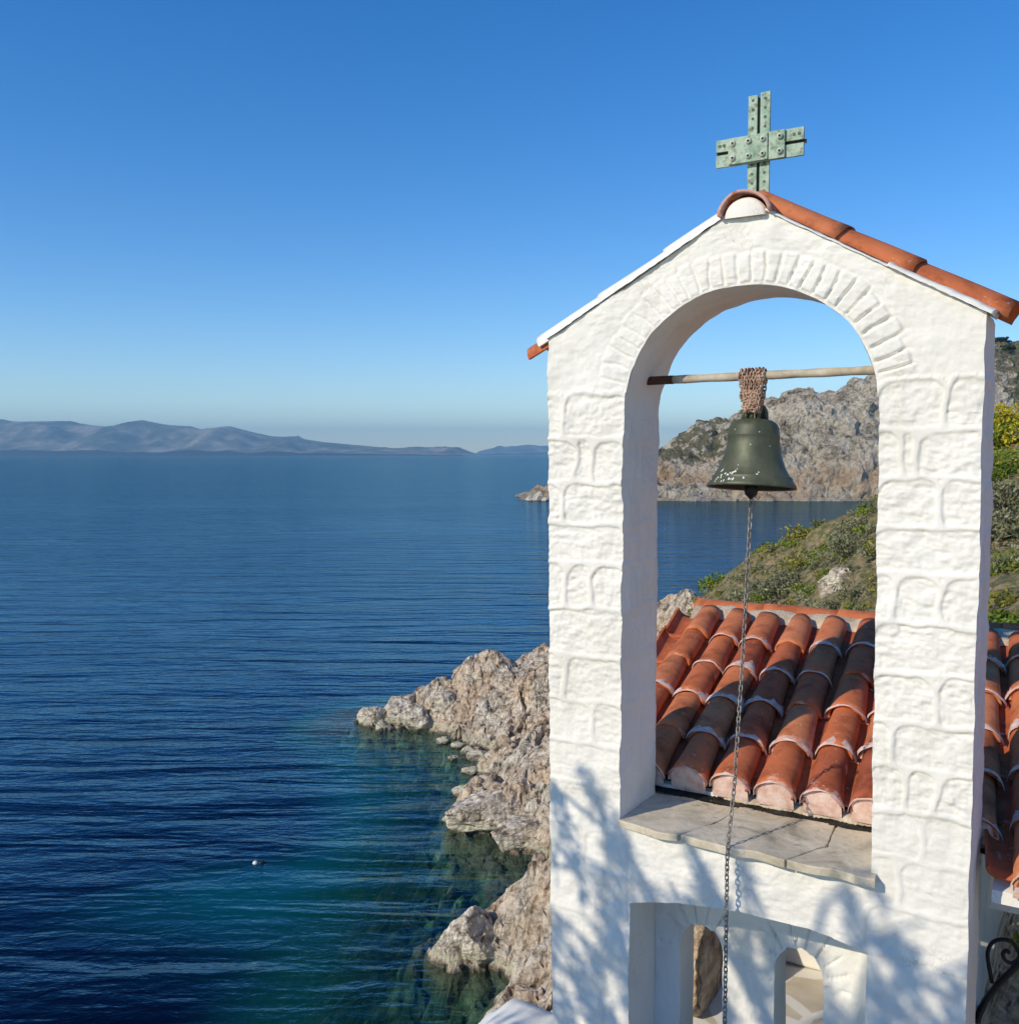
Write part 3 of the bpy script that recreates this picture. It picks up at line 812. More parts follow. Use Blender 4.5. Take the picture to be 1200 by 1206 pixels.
# arch field: angle steps through the corners
tc = [0, math.atan2(EV_R - CZ, 1.605 - CX), math.atan2(AP - CZ, .816 - CX), math.atan2(EV_L - CZ, 0 - CX), math.pi]
T = np.concatenate([np.linspace(a, b, max(3, int(n_)), endpoint=False) for a, b, n_ in zip(tc[:-1], tc[1:], (40, 130, 130, 40))] + [[math.pi]])
def arch_patch(plane, dirn, amp, step=1, nv=90, flip=False):
    Ts = T[::step] if T[::step][-1] == T[-1] else np.append(T[::step], T[-1])
    A = np.array([arch_pt(t) for t in Ts]); B = np.array([outer_pt(t) for t in Ts])
    v = (np.linspace(0, 1, nv) ** 1.0)[None, :, None]
    P2 = A[:, None] * (1 - v) + B[:, None] * v
    s, z = P2[..., 0].ravel(), P2[..., 1].ravel()
    P = np.stack([s, plane + dirn * relief(s, z) * amp, z], -1)
    masonry.add(wobble(P), grid_faces(len(Ts), nv, flip))
arch_patch(0, -1, 1.0, 1, 90, False)
arch_patch(TW, 1, .3, 3, 24, True)
OL, OR = CX - RA, CX + RA
OLb, ORb = .333, 1.292
jl = lambda z: np.interp(z, [SILL, CZ], [OLb, OL]); jr = lambda z: np.interp(z, [SILL, CZ], [ORb, OR])
zz_ = lambda t: SILL + (CZ - SILL) * t
for plane, dirn, amp, k in ((0, -1, 1, 1), (TW, 1, .3, 4)):
    f = plane > 0
    patch_front(lambda t: (float(outl(zz_(t))), zz_(t)), lambda t: (float(jl(zz_(t))), zz_(t)), 330 // k, 72 // k, plane, not f, True, amp, dirn)
    patch_front(lambda t: (float(jr(zz_(t))), zz_(t)), lambda t: (1.605, zz_(t)), 330 // k, 72 // k, plane, not f, True, amp, dirn)
# below the sill, around the niche
NL, NR = .375, 1.285
def ntop(s): return float(np.interp(s, [.375, .6, .823, 1.075, 1.285], [-1.80, -1.745, -1.722, -1.724, -1.755]))
sl_ = lambda t: NL + (NR - NL) * t
patch_front(lambda t: (sl_(t), ntop(sl_(t))), lambda t: (sl_(t), SILL), 190, 56, 0, False, True, 1, -1)
zl = lambda t: ZB + (SILL - ZB) * t
patch_front(lambda t: (float(outl(zl(t))), zl(t)), lambda t: (NL, zl(t)), 300, 72, 0, True, True, 1, -1)
patch_front(lambda t: (NR, zl(t)), lambda t: (1.605, zl(t)), 300, 64, 0, True, True, 1, -1)
# rear of the base
patch_front(lambda t: (float(outl(zl(t))), zl(t)), lambda t: (.40, zl(t)), 40, 12, .44, False, False)
patch_front(lambda t: (1.26, zl(t)), lambda t: (1.605, zl(t)), 40, 12, .44, False, False)
# jambs of the opening, arch soffit, outer ends
def jamb(sf, n0, n1, z0, z1, nu, nv, flip, amp=.4, sgn=1):
    def fn(U, V):
        z = z0 + (z1 - z0) * V; n = n0 + (n1 - n0) * U
        s = sf(z) if callable(sf) else np.full_like(z, sf)
        h = relief(n * 1.0 + (.02 if sgn > 0 else 1.28), z) * amp * smooth(0, .03, n) * smooth(n1, n1 - .03, n)
        return np.stack([s + sgn * h, n - (relief(s, z)) * (1 - smooth(0, .012, n)) * (n0 < .01), z], -1)
    patch_3d(fn, nu, nv, flip)
jamb(jl, 0, TW, SILL, CZ, 40, 200, False, .6, 1)
jamb(jr, 0, TW, SILL, CZ, 24, 120, True, .3, -1)
jamb(lambda z: outl(z), 0, TW, ZB, EV_L, 24, 260, True, .5, -1)
jamb(1.605, 0, TW, ZB, EV_R, 40, 330, False, .8, 1)
def soffit(U, V):
    tt = U * math.pi
    A = np.array([arch_pt(t) for t in tt]); n = TW * V
    rel = relief(A[:, 0], A[:, 1]) * (1 - smooth(0, .012, n))
    dr = .002 * fbm(tt * 6, n * 14, octv=3, seed=81)
    d = A - np.array([CX, CZ]); d /= np.linalg.norm(d, axis=1)[:, None]
    return np.stack([A[:, 0] + d[:, 0] * dr, n - rel, A[:, 1] + d[:, 1] * dr], -1)
patch_3d(soffit, 220, 40, True)
# top of gable
def rake(x0, z0, x1, z1):
    def fn(U, V):
        s = x0 + (x1 - x0) * U; z = z0 + (z1 - z0) * U; n = TW * V
        return np.stack([s, n - relief(s, z) * (1 - smooth(0, .012, n)), z], -1)
    return fn
patch_3d(rake(0, EV_L, .816, AP), 90, 12, False); patch_3d(rake(.816, AP, 1.605, EV_R), 90, 12, False)
# niche: reveal, back panel with two arched lights
ND, NB = .275, .44
def reveal_side(s0, flip):
    def fn(U, V):
        zt = ntop(s0); z = ZB + (zt - ZB) * V; n = ND * U
        s = np.full_like(z, s0)
        return np.stack([s, n - relief(s, z) * (1 - smooth(0, .012, n)), z], -1)
    patch_3d(fn, 20, 160, flip)
reveal_side(NL, False); reveal_side(NR, True)
def reveal_top(U, V):
    s = sl_(U); z = np.array([ntop(a) for a in s]); n = ND * V
    return np.stack([s, n - relief(s, z) * (1 - smooth(0, .012, n)), z], -1)
patch_3d(reveal_top, 150, 14, False)
W1 = (.487, .672, -1.952, -2.06); W2 = (.885, 1.078, -1.945, -2.075)   # left, right, crown, springing
WBOT = -2.78
def wtop(s, w, wob):
    a, b, cr, sp = w
    t = (s - (a + b) / 2) / ((b - a) / 2)
    return sp + (cr - sp) * math.sqrt(max(0, 1 - min(1, abs(t)) ** 2.2)) + (.0035 * math.sin(s * 120 + wob) + .0015 * math.sin(s * 250) if abs(t) < .97 else 0)
def brel(s, z):
    h = .003 * fbm(s * 9, z * 9, octv=3, seed=91) + .0012 * fbm(s * 50, z * 50, octv=2, seed=92)
    for a, b, cr, sp in (W1, W2):
        cx = (a + b) / 2; hw = (b - a) / 2
        r = np.sqrt(((s - cx) / hw) ** 2 + (np.maximum(z - sp, 0) / (cr - sp)) ** 2)
        an = np.arctan2((z - sp), (s - cx)) / math.pi * 9
        fr = an - np.floor(an); e = np.minimum(fr, 1 - fr)
        g = smooth(.075, .02, e) * smooth(1.02, 1.1, r) * smooth(2.1, 1.9, r) * (z > sp - .04) * (_hash(np.floor(an + .5), 0 * an, 0 * an, 3) > .25)
        h = h - .009 * g
    return h
bt = lambda s: ntop(s) + .03
def back_patch(lo, hi, nu, nv):
    u = np.linspace(0, 1, nu); A = np.array([lo(t) for t in u]); B = np.array([hi(t) for t in u]); v = np.linspace(0, 1, nv)[None, :, None]
    P2 = A[:, None] * (1 - v) + B[:, None] * v; s, z = P2[..., 0].ravel(), P2[..., 1].ravel()
    masonry.add(wobble(np.stack([s, ND - brel(s, z), z], -1)), grid_faces(nu, nv))
    if True:
        masonry.add(np.stack([s, np.full_like(s, NB), z], -1), grid_faces(nu, nv, True))
def colp(a, b, nu):
    back_patch(lambda t: (a + (b - a) * t, ZB), lambda t: (a + (b - a) * t, bt(a + (b - a) * t)), nu, 170)
colp(NL, W1[0], 30); colp(W1[1], W2[0], 50); colp(W2[1], NR, 50)
for w, wob in ((W1, 0.0), (W2, 2.0)):
    a, b = w[0], w[1]
    back_patch(lambda t: (a + (b - a) * t, wtop(a + (b - a) * t, w, wob)), lambda t: (a + (b - a) * t, bt(a + (b - a) * t)), 60, 40)
    back_patch(lambda t: (a + (b - a) * t, ZB), lambda t: (a + (b - a) * t, WBOT), 12, 12)
    def fn(U, V, w=w, wob=wob, a=a, b=b):
        # perimeter of the light: up the left side, over the crown, down the right
        P = []
        for u_ in U:
            if u_ < .35: P.append((a, WBOT + (w[3] - WBOT) * u_ / .35))
            elif u_ > .65: P.append((b, WBOT + (w[3] - WBOT) * (1 - u_) / .35))
            else:
                s = a + (b - a) * (u_ - .35) / .3; P.append((s, wtop(s, w, wob)))
        P = np.array(P); n = ND + (NB - ND) * V
        return np.stack([P[:, 0], n - brel(P[:, 0], P[:, 1]) * (V < .01), P[:, 1]], -1)
    patch_3d(fn, 140, 8, False)
    patch_3d(lambda U, V, a=a, b=b: np.stack([a + (b - a) * U, ND + (NB - ND) * V, np.full_like(U, WBOT)], -1), 12, 4, False)
# closing top of the thicker base behind the sill
patch_3d(lambda U, V: np.stack([.03 + 1.575 * U, TW - .01 + (NB - TW + .01) * V, np.full_like(U, -1.515)], -1), 60, 4, False)

gable = wroot('bell_gable', WBASE, 'whitewashed stone bell gable with an open arch and tiled top', 'bell tower')
masonry.build('masonry', MW, gable, base=WBASE)

# sill slab: broken flagstones
mb = MB()
def slab(poly, z0, z1, seed, name_mat=None):
    """poly in (s, n); rough-edged stone slab"""
    pts = []
    for i in range(len(poly)):
        a, b = np.array(poly[i]), np.array(poly[(i + 1) % len(poly)])
        k = max(2, int(np.linalg.norm(b - a) / .02))
        for j in range(k):
            p = a + (b - a) * j / k
            pts.append(p + .004 * np.array([math.sin(31 * p[0] + 17 * p[1] + seed), math.cos(27 * p[1] + 41 * p[0] + seed)]) + RNG.normal(0, .0012, 2))
    n = len(pts); c = np.mean(pts, axis=0)
    V = []; F = []
    rings = [(1.0, z0), (1.0, z1 - .005), (.992, z1)]
    for k, z in rings: V += [(c[0] + (p[0] - c[0]) * k, c[1] + (p[1] - c[1]) * k, z + .003 * math.sin(p[0] * 23 + p[1] * 9)) for p in pts]
    for r in range(2):
        for i in range(n): F.append([r * n + i, r * n + (i + 1) % n, (r + 1) * n + (i + 1) % n, (r + 1) * n + i])
    V.append((c[0], c[1], z1)); ci = len(V) - 1
    for i in range(n): F.append([2 * n + i, 2 * n + (i + 1) % n, ci])
    F.append(list(range(n))[::-1])
    mb.add(V, F)
slab([(.325, -.005), (.47, -.030), (.59, -.032), (.66, .14), (.70, .37), (.30, .37)], -1.492, -1.465, 1)
slab([(.597, -.033), (.80, -.040), (1.00, -.045), (1.10, .14), (1.09, .38), (.706, .38), (.665, .14)], -1.493, -1.463, 2)
slab([(1.007, -.045), (1.20, -.052), (1.318, -.050), (1.31, .0), (1.30, .38), (1.097, .38), (1.107, .14)], -1.494, -1.464, 3)
mb.build('sill', MSLATE, gable, sm=False, base=WBASE)

# tiles running down the two rakes and the ridge tile
def barrel(mb, P0, axis, side, up, Lg, r0, r1, th=.012, seg=14, arc=math.pi, tint=.5, wash=0.0, mi=0, jit=.002, rise=1.0):
    """half-round tile: mouth of radius r0 at P0, running along axis to radius r1"""
    P0, axis, side, up = (np.array(a, float) for a in (P0, axis, side, up))
    nl = 9; V = []; T_ = []; Wq = []
    ph = RNG.random() * 10
    for j, shell in enumerate((0, th)):
        for i in range(nl):
            t = i / (nl - 1)
            r = r0 + (r1 - r0) * t - shell
            for k in range(seg + 1):
                a = (math.pi - arc) / 2 + arc * k / seg
                rr = r + jit * math.sin(a * 3 + ph + t * 4)
                V.append(P0 + axis * (Lg * t + (jit * 1.5 * math.sin(a * 5 + ph) if i == 0 else 0)) + side * (math.cos(a) * rr) + up * (math.sin(a) * rr * rise))
                T_.append(tint); Wq.append(wash * max(math.exp(-t * 5) * .8, .55 * (abs(math.cos(a)) ** 3)) )
    F = []; off = nl * (seg + 1)
    for i in range(nl - 1):
        for k in range(seg):
            a = i * (seg + 1) + k
            F.append([a, a + 1, a + seg + 2, a + seg + 1])
            F.append([off + a, off + a + seg + 1, off + a + seg + 2, off + a + 1])
    for k in range(seg):
        F.append([k, off + k, off + k + 1, k + 1])
        e = (nl - 1) * (seg + 1) + k; F.append([e, e + 1, off + e + 1, off + e])
    for i in range(nl - 1):
        for k in (0, seg):
            a = i * (seg + 1) + k
            F.append([a, a + seg + 1, off + a + seg + 1, off + a])
    mb.add(V, F, mi, tint=T_, wash=Wq)

sR = np.array([.789, 0, -.450]); sR /= np.linalg.norm(sR)     # down the right rake
sL = np.array([-.816, 0, -.443]); sL /= np.linalg.norm(sL)
nR = np.array([-sR[2], 0, sR[0]]); nL = np.array([sL[2], 0, -sL[0]])
yy = np.array([0, 1, 0.])
tm = MB()
top = np.array([.816, .185, AP + .004])
for i, (d0, Lg, tn) in enumerate([(.335, .36, .75), (.625, .36, .62), (.965, .40, .55)]):
    barrel(tm, top + sR * d0 + nR * (.012), -sR, yy, nR, Lg, .120, .100, tint=tn, wash=.35, rise=.58)
tm.build('roof_tiles', MTILE, gable, base=WBASE)
tm = MB()
for i, (d0, Lg) in enumerate([(.36, .36), (.68, .36)]):
    barrel(tm, top + sL * d0 + nL * (-.002), -sL, yy, nL, Lg, .172, .155, tint=.5, rise=.48)
barrel(tm, top + sL * .99 + nL * (-.002), -sL, yy, nL, .36, .172, .155, tint=.5, rise=.48)
tm.build('limewashed_tiles', MW, gable, base=WBASE)
tm = MB()
barrel(tm, top + sL * 1.055 + nL * (-.02), -sL, yy, nL, .16, .170, .155, tint=.45, wash=.5, rise=.48, th=.018)
tm.build('eave_tile', MTILE, gable, base=WBASE)
tm = MB()
barrel(tm, np.array([.812, -.035, AP - .045]), yy, np.array([1., 0, 0]), np.array([0, 0, 1.]), .45, .098, .088, tint=.4, wash=.8, rise=.85, th=.012)
tm.build('ridge_tile', MTILE, gable, base=WBASE)
# mortar fillets along the rake edges
tm = MB()
def fillet(p0, d, nrm, Lg, w, hgt, seed, nlo=-.012):
    nu, nv = 90, 12
    U = np.linspace(0, 1, nu); V = []
    for u in U:
        wv = 1 + .10 * math.sin(u * 5 + seed) + .03 * math.sin(u * 23 + seed * 2)
        for k in range(nv):
            a = math.pi * k / (nv - 1)
            n_ = nlo + w * (1 - math.cos(a)) / 2
            hh = hgt * wv * math.sin(a) ** .6
            V.append(p0 + d * Lg * u + yy * n_ + nrm * hh)
    P = np.array(V); P += np.stack([.002 * fbm(P[:, 0] * 30, P[:, 1] * 30, P[:, 2] * 30, octv=2, seed=seed + k) for k in range(3)], -1)
    F = grid_faces(nu, nv)
    F.append(list(range(nv))); F.append([(nu - 1) * nv + k for k in range(nv)][::-1])
    tm.add(P, F)
a0 = np.array([.816, 0, AP])
fillet(a0 + sR * .07, sR, nR, .60, .12, .010, 2)
fillet(a0 + sR * .56, sR, nR, .37, .16, .022, 4, -.020)
fillet(a0 + sL * .07, sL, nL, .86, .12, .010, 6)
V = []; F = []
for yq, rq in ((-.012, .070), (-.022, .060)):
    for q_ in range(17): V.append((.812 + rq * math.cos(math.pi * q_ / 16) * 1.1, yq, AP - .055 + rq * math.sin(math.pi * q_ / 16)))
for q_ in range(17): V.append((.812 + .074 * math.cos(math.pi * q_ / 16), .3, AP - .055 + .070 * math.sin(math.pi * q_ / 16)))
for q_ in range(16): F += [[q_, q_ + 1, 18 + q_, 17 + q_], [q_ + 1, q_, 34 + q_, 35 + q_]]
F.append([17 + q_ for q_ in range(17)]); tm.add(V, F)
tm.build('mortar_edge', MW, gable, base=WBASE)

# bar across the arch
bar = MB()
def barpt(s): return (s, .2, .297 + .006 * (s - .8))
tube(bar, [barpt(s) for s in np.linspace(.46, 1.30, 18)], [.0165 + .0012 * math.sin(k * 1.7) for k in range(18)], 10)
bo = bar.build('crossbar', MBAR, gable, base=WBASE)
bar = MB(); tube(bar, [barpt(s) for s in (.325, .36, .40, .44, .462)], .0178, 10)  # left end of the bar: slightly thicker, dark brown
bar.build('bar_end', MBARDK, bo)
bpy.context.view_layer.update()
bo2 = bpy.data.objects['bar_end']; bo2.data.transform(Matrix.Translation((-WBASE[0], -WBASE[1], -WBASE[2])))

# ------------------------------------------------------------------ metal cross on the ridge
XB = (.80, .185, AP + .05)
cross = wroot('metal_cross', XB, 'green weathered riveted metal cross on the ridge of the gable', 'cross')
def cbox(name, x0, x1, z0, z1, y0, y1, m_, par, bev=.0015):
    k = MB(); box(k, x0, x1, y0, y1, z0, z1, bev=bev); return k.build(name, m_, par, sm=False, base=XB)
up0, up1 = .93, 1.342
k = MB()
box(k, .7595, .7945, .176, .186, up0, up1, bev=.0012); box(k, .8055, .8425, .176, .186, up0, up1 + .006, bev=.0012)
box(k, .7945, .8055, .190, .200, up0, up1 - .004)
for i in range(12):
    zz = up0 + .02 + i * .034
    if 1.09 < zz < 1.20: continue
    for cx in (.777, .824):
        tube(k, [(cx, .1765, zz), (cx, .1745, zz)], .0055, 8, mi=1)
k.build('upright', [MCU, MHOLE], cross, sm=False, base=XB)
k = MB(); box(k, .793, .807, .1865, .1885, up0 + .005, up1 - .008); box(k, .640, .980, .1742, .1758, 1.1345, 1.1495); k.build('slot_shade', MDARK, cross, sm=False, base=XB)  # near-black strips stand in for the shade between the bars
k = MB()
box(k, .640, .972, .163, .174, 1.148, 1.193, bev=.0012); box(k, .640, .972, .163, .174, 1.090, 1.136, bev=.0012)
for sx_ in (.655, .672, .936, .955):
    tube(k, [(sx_, .1635, 1.170), (sx_, .161, 1.170)], .006, 8, mi=1)
k.build('arm', [MCU, MHOLE], cross, sm=False, base=XB)
pl = cbox('plate', .692, .842, 1.092, 1.190, .150, .1622, MCU, cross)
pl2 = cbox('plate', .845, .905, 1.090, 1.192, .152, .1622, MCU, cross)
for par, cs in ((pl, (.710, .770, .825)), (pl2, (.888,))):
    for cx in cs:
        for cz in (1.114, 1.168):
            rv = MB(); pts = []
            for rr, yy_ in ((.0115, .1505), (.0115, .146), (.009, .1425), (.004, .141)):
                pts.append((rr, yy_))
            V = []; F = []
            for rr, y_ in pts:
                for q_ in range(12):
                    V.append((cx + rr * math.cos(q_ * math.pi / 6), y_, cz + rr * math.sin(q_ * math.pi / 6)))
            for a in range(3):
                for q_ in range(12): F.append([a * 12 + q_, (a + 1) * 12 + q_, (a + 1) * 12 + (q_ + 1) % 12, a * 12 + (q_ + 1) % 12])
            F.append([36 + q_ for q_ in range(12)])
            rv.add(V, F); rv.build('rivet', MRIV, par, base=XB)

# ------------------------------------------------------------------ bell
BX, BY = .785, .2
BZ = -.134
BB = (BX, BY, BZ)
bell = wroot('bell', BB, 'dark green bronze bell spattered with white droppings, hanging in the arch', 'bell')
prof = [(.168, 0), (.170, .006), (.167, .014), (.158, .024), (.1555, .032), (.152, .036), (.1535, .039), (.1495, .043), (.142, .050), (.127, .075), (.115, .105), (.106, .135), (.100, .165), (.0975, .195), (.0990, .198), (.0990, .203), (.0970, .206), (.0965, .215), (.094, .235), (.086, .250), (.070, .2605), (.045, .266), (0, .268)]
inner = [(.160, .004), (.145, .028), (.118, .065), (.098, .12), (.088, .18), (.080, .225), (.05, .245), (0, .25)]
def lathe(mbx, pr, c, seg=48, flip=False, **att):
    V = []; F = []
    for r_, z_ in pr:
        for k_ in range(seg): V.append((c[0] + r_ * math.cos(2 * math.pi * k_ / seg), c[1] + r_ * math.sin(2 * math.pi * k_ / seg), c[2] + z_))
    for i in range(len(pr) - 1):
        for k_ in range(seg):
            f = [i * seg + k_, i * seg + (k_ + 1) % seg, (i + 1) * seg + (k_ + 1) % seg, (i + 1) * seg + k_]
            F.append(f[::-1] if flip else f)
    mbx.add(V, F, **att)
k = MB(); lathe(k, [inner[0]] + prof, BB, 64); 
body = k.build('bell_body', MBELL, bell, base=BB)
k = MB(); lathe(k, inner, BB, 64, True); k.build('hollow', MDARK, body)  # inside of the bell, its shade put into the colour
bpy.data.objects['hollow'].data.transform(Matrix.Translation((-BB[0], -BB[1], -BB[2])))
def prof_r(z): return float(np.interp(z, [p[1] for p in prof], [p[0] for p in prof]))
k = MB()
for i in range(32):
    z_ = RNG.uniform(0, 1) ** 1.6 * .062 + .014 if i < 26 else RNG.uniform(.06, .22)
    a = R(-90 + WA * 0) + RNG.normal(-.05, .46) - .12
    if i >= 26: a = R(-90) + RNG.normal(0, .8)
    r_ = prof_r(z_) + .0012; w_, h_ = RNG.uniform(.0022, .0052), RNG.uniform(.004, .012)
    if i >= 26: w_, h_ = .0022, .004
    V = []; F = []
    dr = (prof_r(z_ + .004) - prof_r(z_ - .004)) / .008
    for q_ in range(9):
        an = 2 * math.pi * q_ / 9; f_ = 1 + .3 * math.sin(q_ * 2.3 + i)
        tl_ = math.sqrt(1 + dr * dr); dz = h_ * .6 * math.sin(an) * f_ / tl_; da = w_ * math.cos(an) * f_ / r_
        rr = r_ + dr * dz
        V.append((BX + rr * math.cos(a + da), BY + rr * math.sin(a + da), BZ + z_ + dz))
    V.append((BX + (r_ + .0015) * math.cos(a), BY + (r_ + .0015) * math.sin(a), BZ + z_))
    for q_ in range(9): F.append([q_, (q_ + 1) % 9, 9])
    k.add(V, F)
k.build('droppings', MDROP, body, base=BB)
bell.rotation_euler = (-R(6), 0, -WA)
# crown loops
k = MB()
for ang, w_ in ((0, .046), (R(90), .032), (R(45), .036), (R(-45), .036)):
    pts = [(BX + w_ * math.cos(t) * math.cos(ang), BY + w_ * math.cos(t) * math.sin(ang), BZ + .262 + .062 * max(0, math.sin(t)) ** .6) for t in np.linspace(0, math.pi, 14)]
    tube(k, pts, .0085, 8)
k.build('crown', MBELL, bell, base=BB)
k = MB(); tube(k, [(BX + .002, BY, BZ + .24), (BX + .002, BY, BZ + .10), (BX + .001, BY, BZ + .02)], .009, 8)
lathe(k, [(0, .03), (.016, .024), (.024, .008), (.0265, -.01), (.022, -.026), (.010, -.036), (.006, -.042), (0, -.043)][::-1], (BX, BY, BZ), 20)
k.build('clapper', MIRON, bell, base=BB)

# chain lashing round the bar
def torus_link(mbx, c, ax, wd, ln, wr, rotdir, seg=8, cs=5):
    """stadium link: centre c, long axis ax, flat normal rotdir"""
    ax = Vector(ax).normalized(); nb = Vector(rotdir); nb = (nb - ax * nb.dot(ax)).normalized(); sd = ax.cross(nb)
    pts = []
    hl = ln / 2 - wd / 2
    for k_ in range(seg):
        t = math.pi * k_ / (seg - 1) - math.pi / 2
        pts.append(Vector(c) + ax * (hl + wd / 2 * math.cos(t)) + sd * (wd / 2 * math.sin(t)))
    for k_ in range(seg):
        t = math.pi * k_ / (seg - 1) + math.pi / 2
        pts.append(Vector(c) + ax * (-hl + wd / 2 * math.cos(t)) + sd * (wd / 2 * math.sin(t)))
    tube(mbx, pts, wr, cs, closed=True)
LB = (BX, BY, .28)
lash = MB()
def chain_along(mbx, pts, ln, wd, wr, pitch, jit=0):
    P = [np.array(p, float) for p in pts]; seglen = [np.linalg.norm(b - a) for a, b in zip(P[:-1], P[1:])]
    tot = sum(seglen); n_ = int(tot / pitch)
    cum = np.concatenate([[0], np.cumsum(seglen)])
    for i in range(n_):
        d = (i + .5) * pitch; j = min(np.searchsorted(cum, d) - 1, len(P) - 2); j = max(j, 0)
        t = (d - cum[j]) / max(seglen[j], 1e-6); c = P[j] + (P[j + 1] - P[j]) * t; ax = P[j + 1] - P[j]
        ref = Vector((.3, 1, .2)) if i % 2 else Vector((1, -.3, .1))
        if jit: ref = ref + Vector(RNG.normal(0, jit, 3))
        torus_link(mbx, tuple(c + RNG.normal(0, .0012 if jit else .0004, 3)), tuple(ax), wd, ln, wr, ref)
nst = 7
for i in range(nst):
    sx0 = BX - .043 + .086 * i / (nst - 1)
    cx1 = BX + (sx0 - BX) * .55
    rb = .024
    pts = [(cx1, BY - .016, .160), (cx1 * .5 + sx0 * .5, BY - .026, .22)]
    for t in np.linspace(-.2, math.pi + .2, 9):
        pts.append((sx0, BY - rb * math.cos(t), .297 + rb * math.sin(t)))
    pts += [(cx1 * .5 + sx0 * .5, BY + .026, .22), (cx1, BY + .016, .160)]
    chain_along(lash, pts, .020, .0125, .0030, .0135, .35)
for j in range(5):
    zc = .170 + j * .015; pts = []
    rx, ry = .030 + .0035 * j, .030
    for t in np.linspace(0, 2 * math.pi, 17): pts.append((BX + rx * math.cos(t), BY + ry * math.sin(t), zc + .004 * math.sin(t * 2 + j) + .012 * math.cos(t) * (j % 2 - .5)))
    chain_along(lash, pts, .020, .0125, .0032, .0135, .35)
la = lash.build('chain_lashing', MRUSTCH, base=LB); wplace(la, LB)
tag(la, 'knot of rusty pinkish chain wound round the bar above the bell', 'chain')

# pull chain: from the clapper down over the sill edge
CB = (.786, 0, -2.6)
ch = MB()
path = [(.785, .2, -.172), (.784, .17, -.45), (.786, .11, -.85), (.789, .03, -1.25), (.791, -.035, -1.44), (.792, -.052, -1.50), (.793, -.055, -2.0), (.793, -.06, -2.75)]
PP = [np.array(p) for p in path]
chain_along(ch, PP, .026, .0135, .0026, .0195)
co = ch.build('pull_chain', MSTEEL, base=CB); wplace(co, CB)
tag(co, 'thin metal pull chain hanging from the bell clapper down past the sill', 'chain')

# ------------------------------------------------------------------ tiled porch roof behind the gable
K = .255; cth = 1 / math.sqrt(1 + K * K)
def roofz(n): return -1.432 + (n - .42) * K
SK = -.09; ax_up = np.array([SK, 1, K]); ax_up /= np.linalg.norm(ax_up); rn = np.array([0, -K * cth, cth]); ss = np.array([1., 0, 0])
RB = (1.6, 1.3, ZB)
porch = wroot('tiled_porch', RB, 'low porch roof of terracotta barrel tiles on white walls behind the bell gable', 'roof')
tl = MB(); mo = MB(); mo2 = MB()
PITCHS = .187
NE, NRG = .43, 2.20
cols = [(.09 + .187 * i) for i in range(0, 23)]
Lr = (NRG - NE) / cth - .10
tlen = .40; expo = .345
def ring_mortar(mbx, P0, r0, wdt, thick, seg=16, seed=0, arc=math.pi):
    V = []; F = []
    nl = 5
    for i in range(nl):
        t = i / (nl - 1)
        for k_ in range(seg + 1):
            a = math.pi * k_ / seg
            wv = wdt * (1 + .40 * math.sin(a * 3 + seed) + .28 * math.sin(a * 7 + 2 * seed) + .15 * math.sin(a * 13 + 3 * seed))
            hh = thick * math.sin(math.pi * min(1, t * .9 + .25)) * (1 + .25 * math.sin(a * 5 + seed))
            p = P0 + ax_up * (-.012 + wv * t) + ss * (math.cos(a) * (r0 + hh)) + rn * (math.sin(a) * (r0 + hh) * .9 - .006)
            V.append(p)
    for i in range(nl - 1):
        for k_ in range(seg):
            a = i * (seg + 1) + k_; F.append([a, a + 1, a + seg + 2, a + seg + 1])
    mbx.add(V, F)
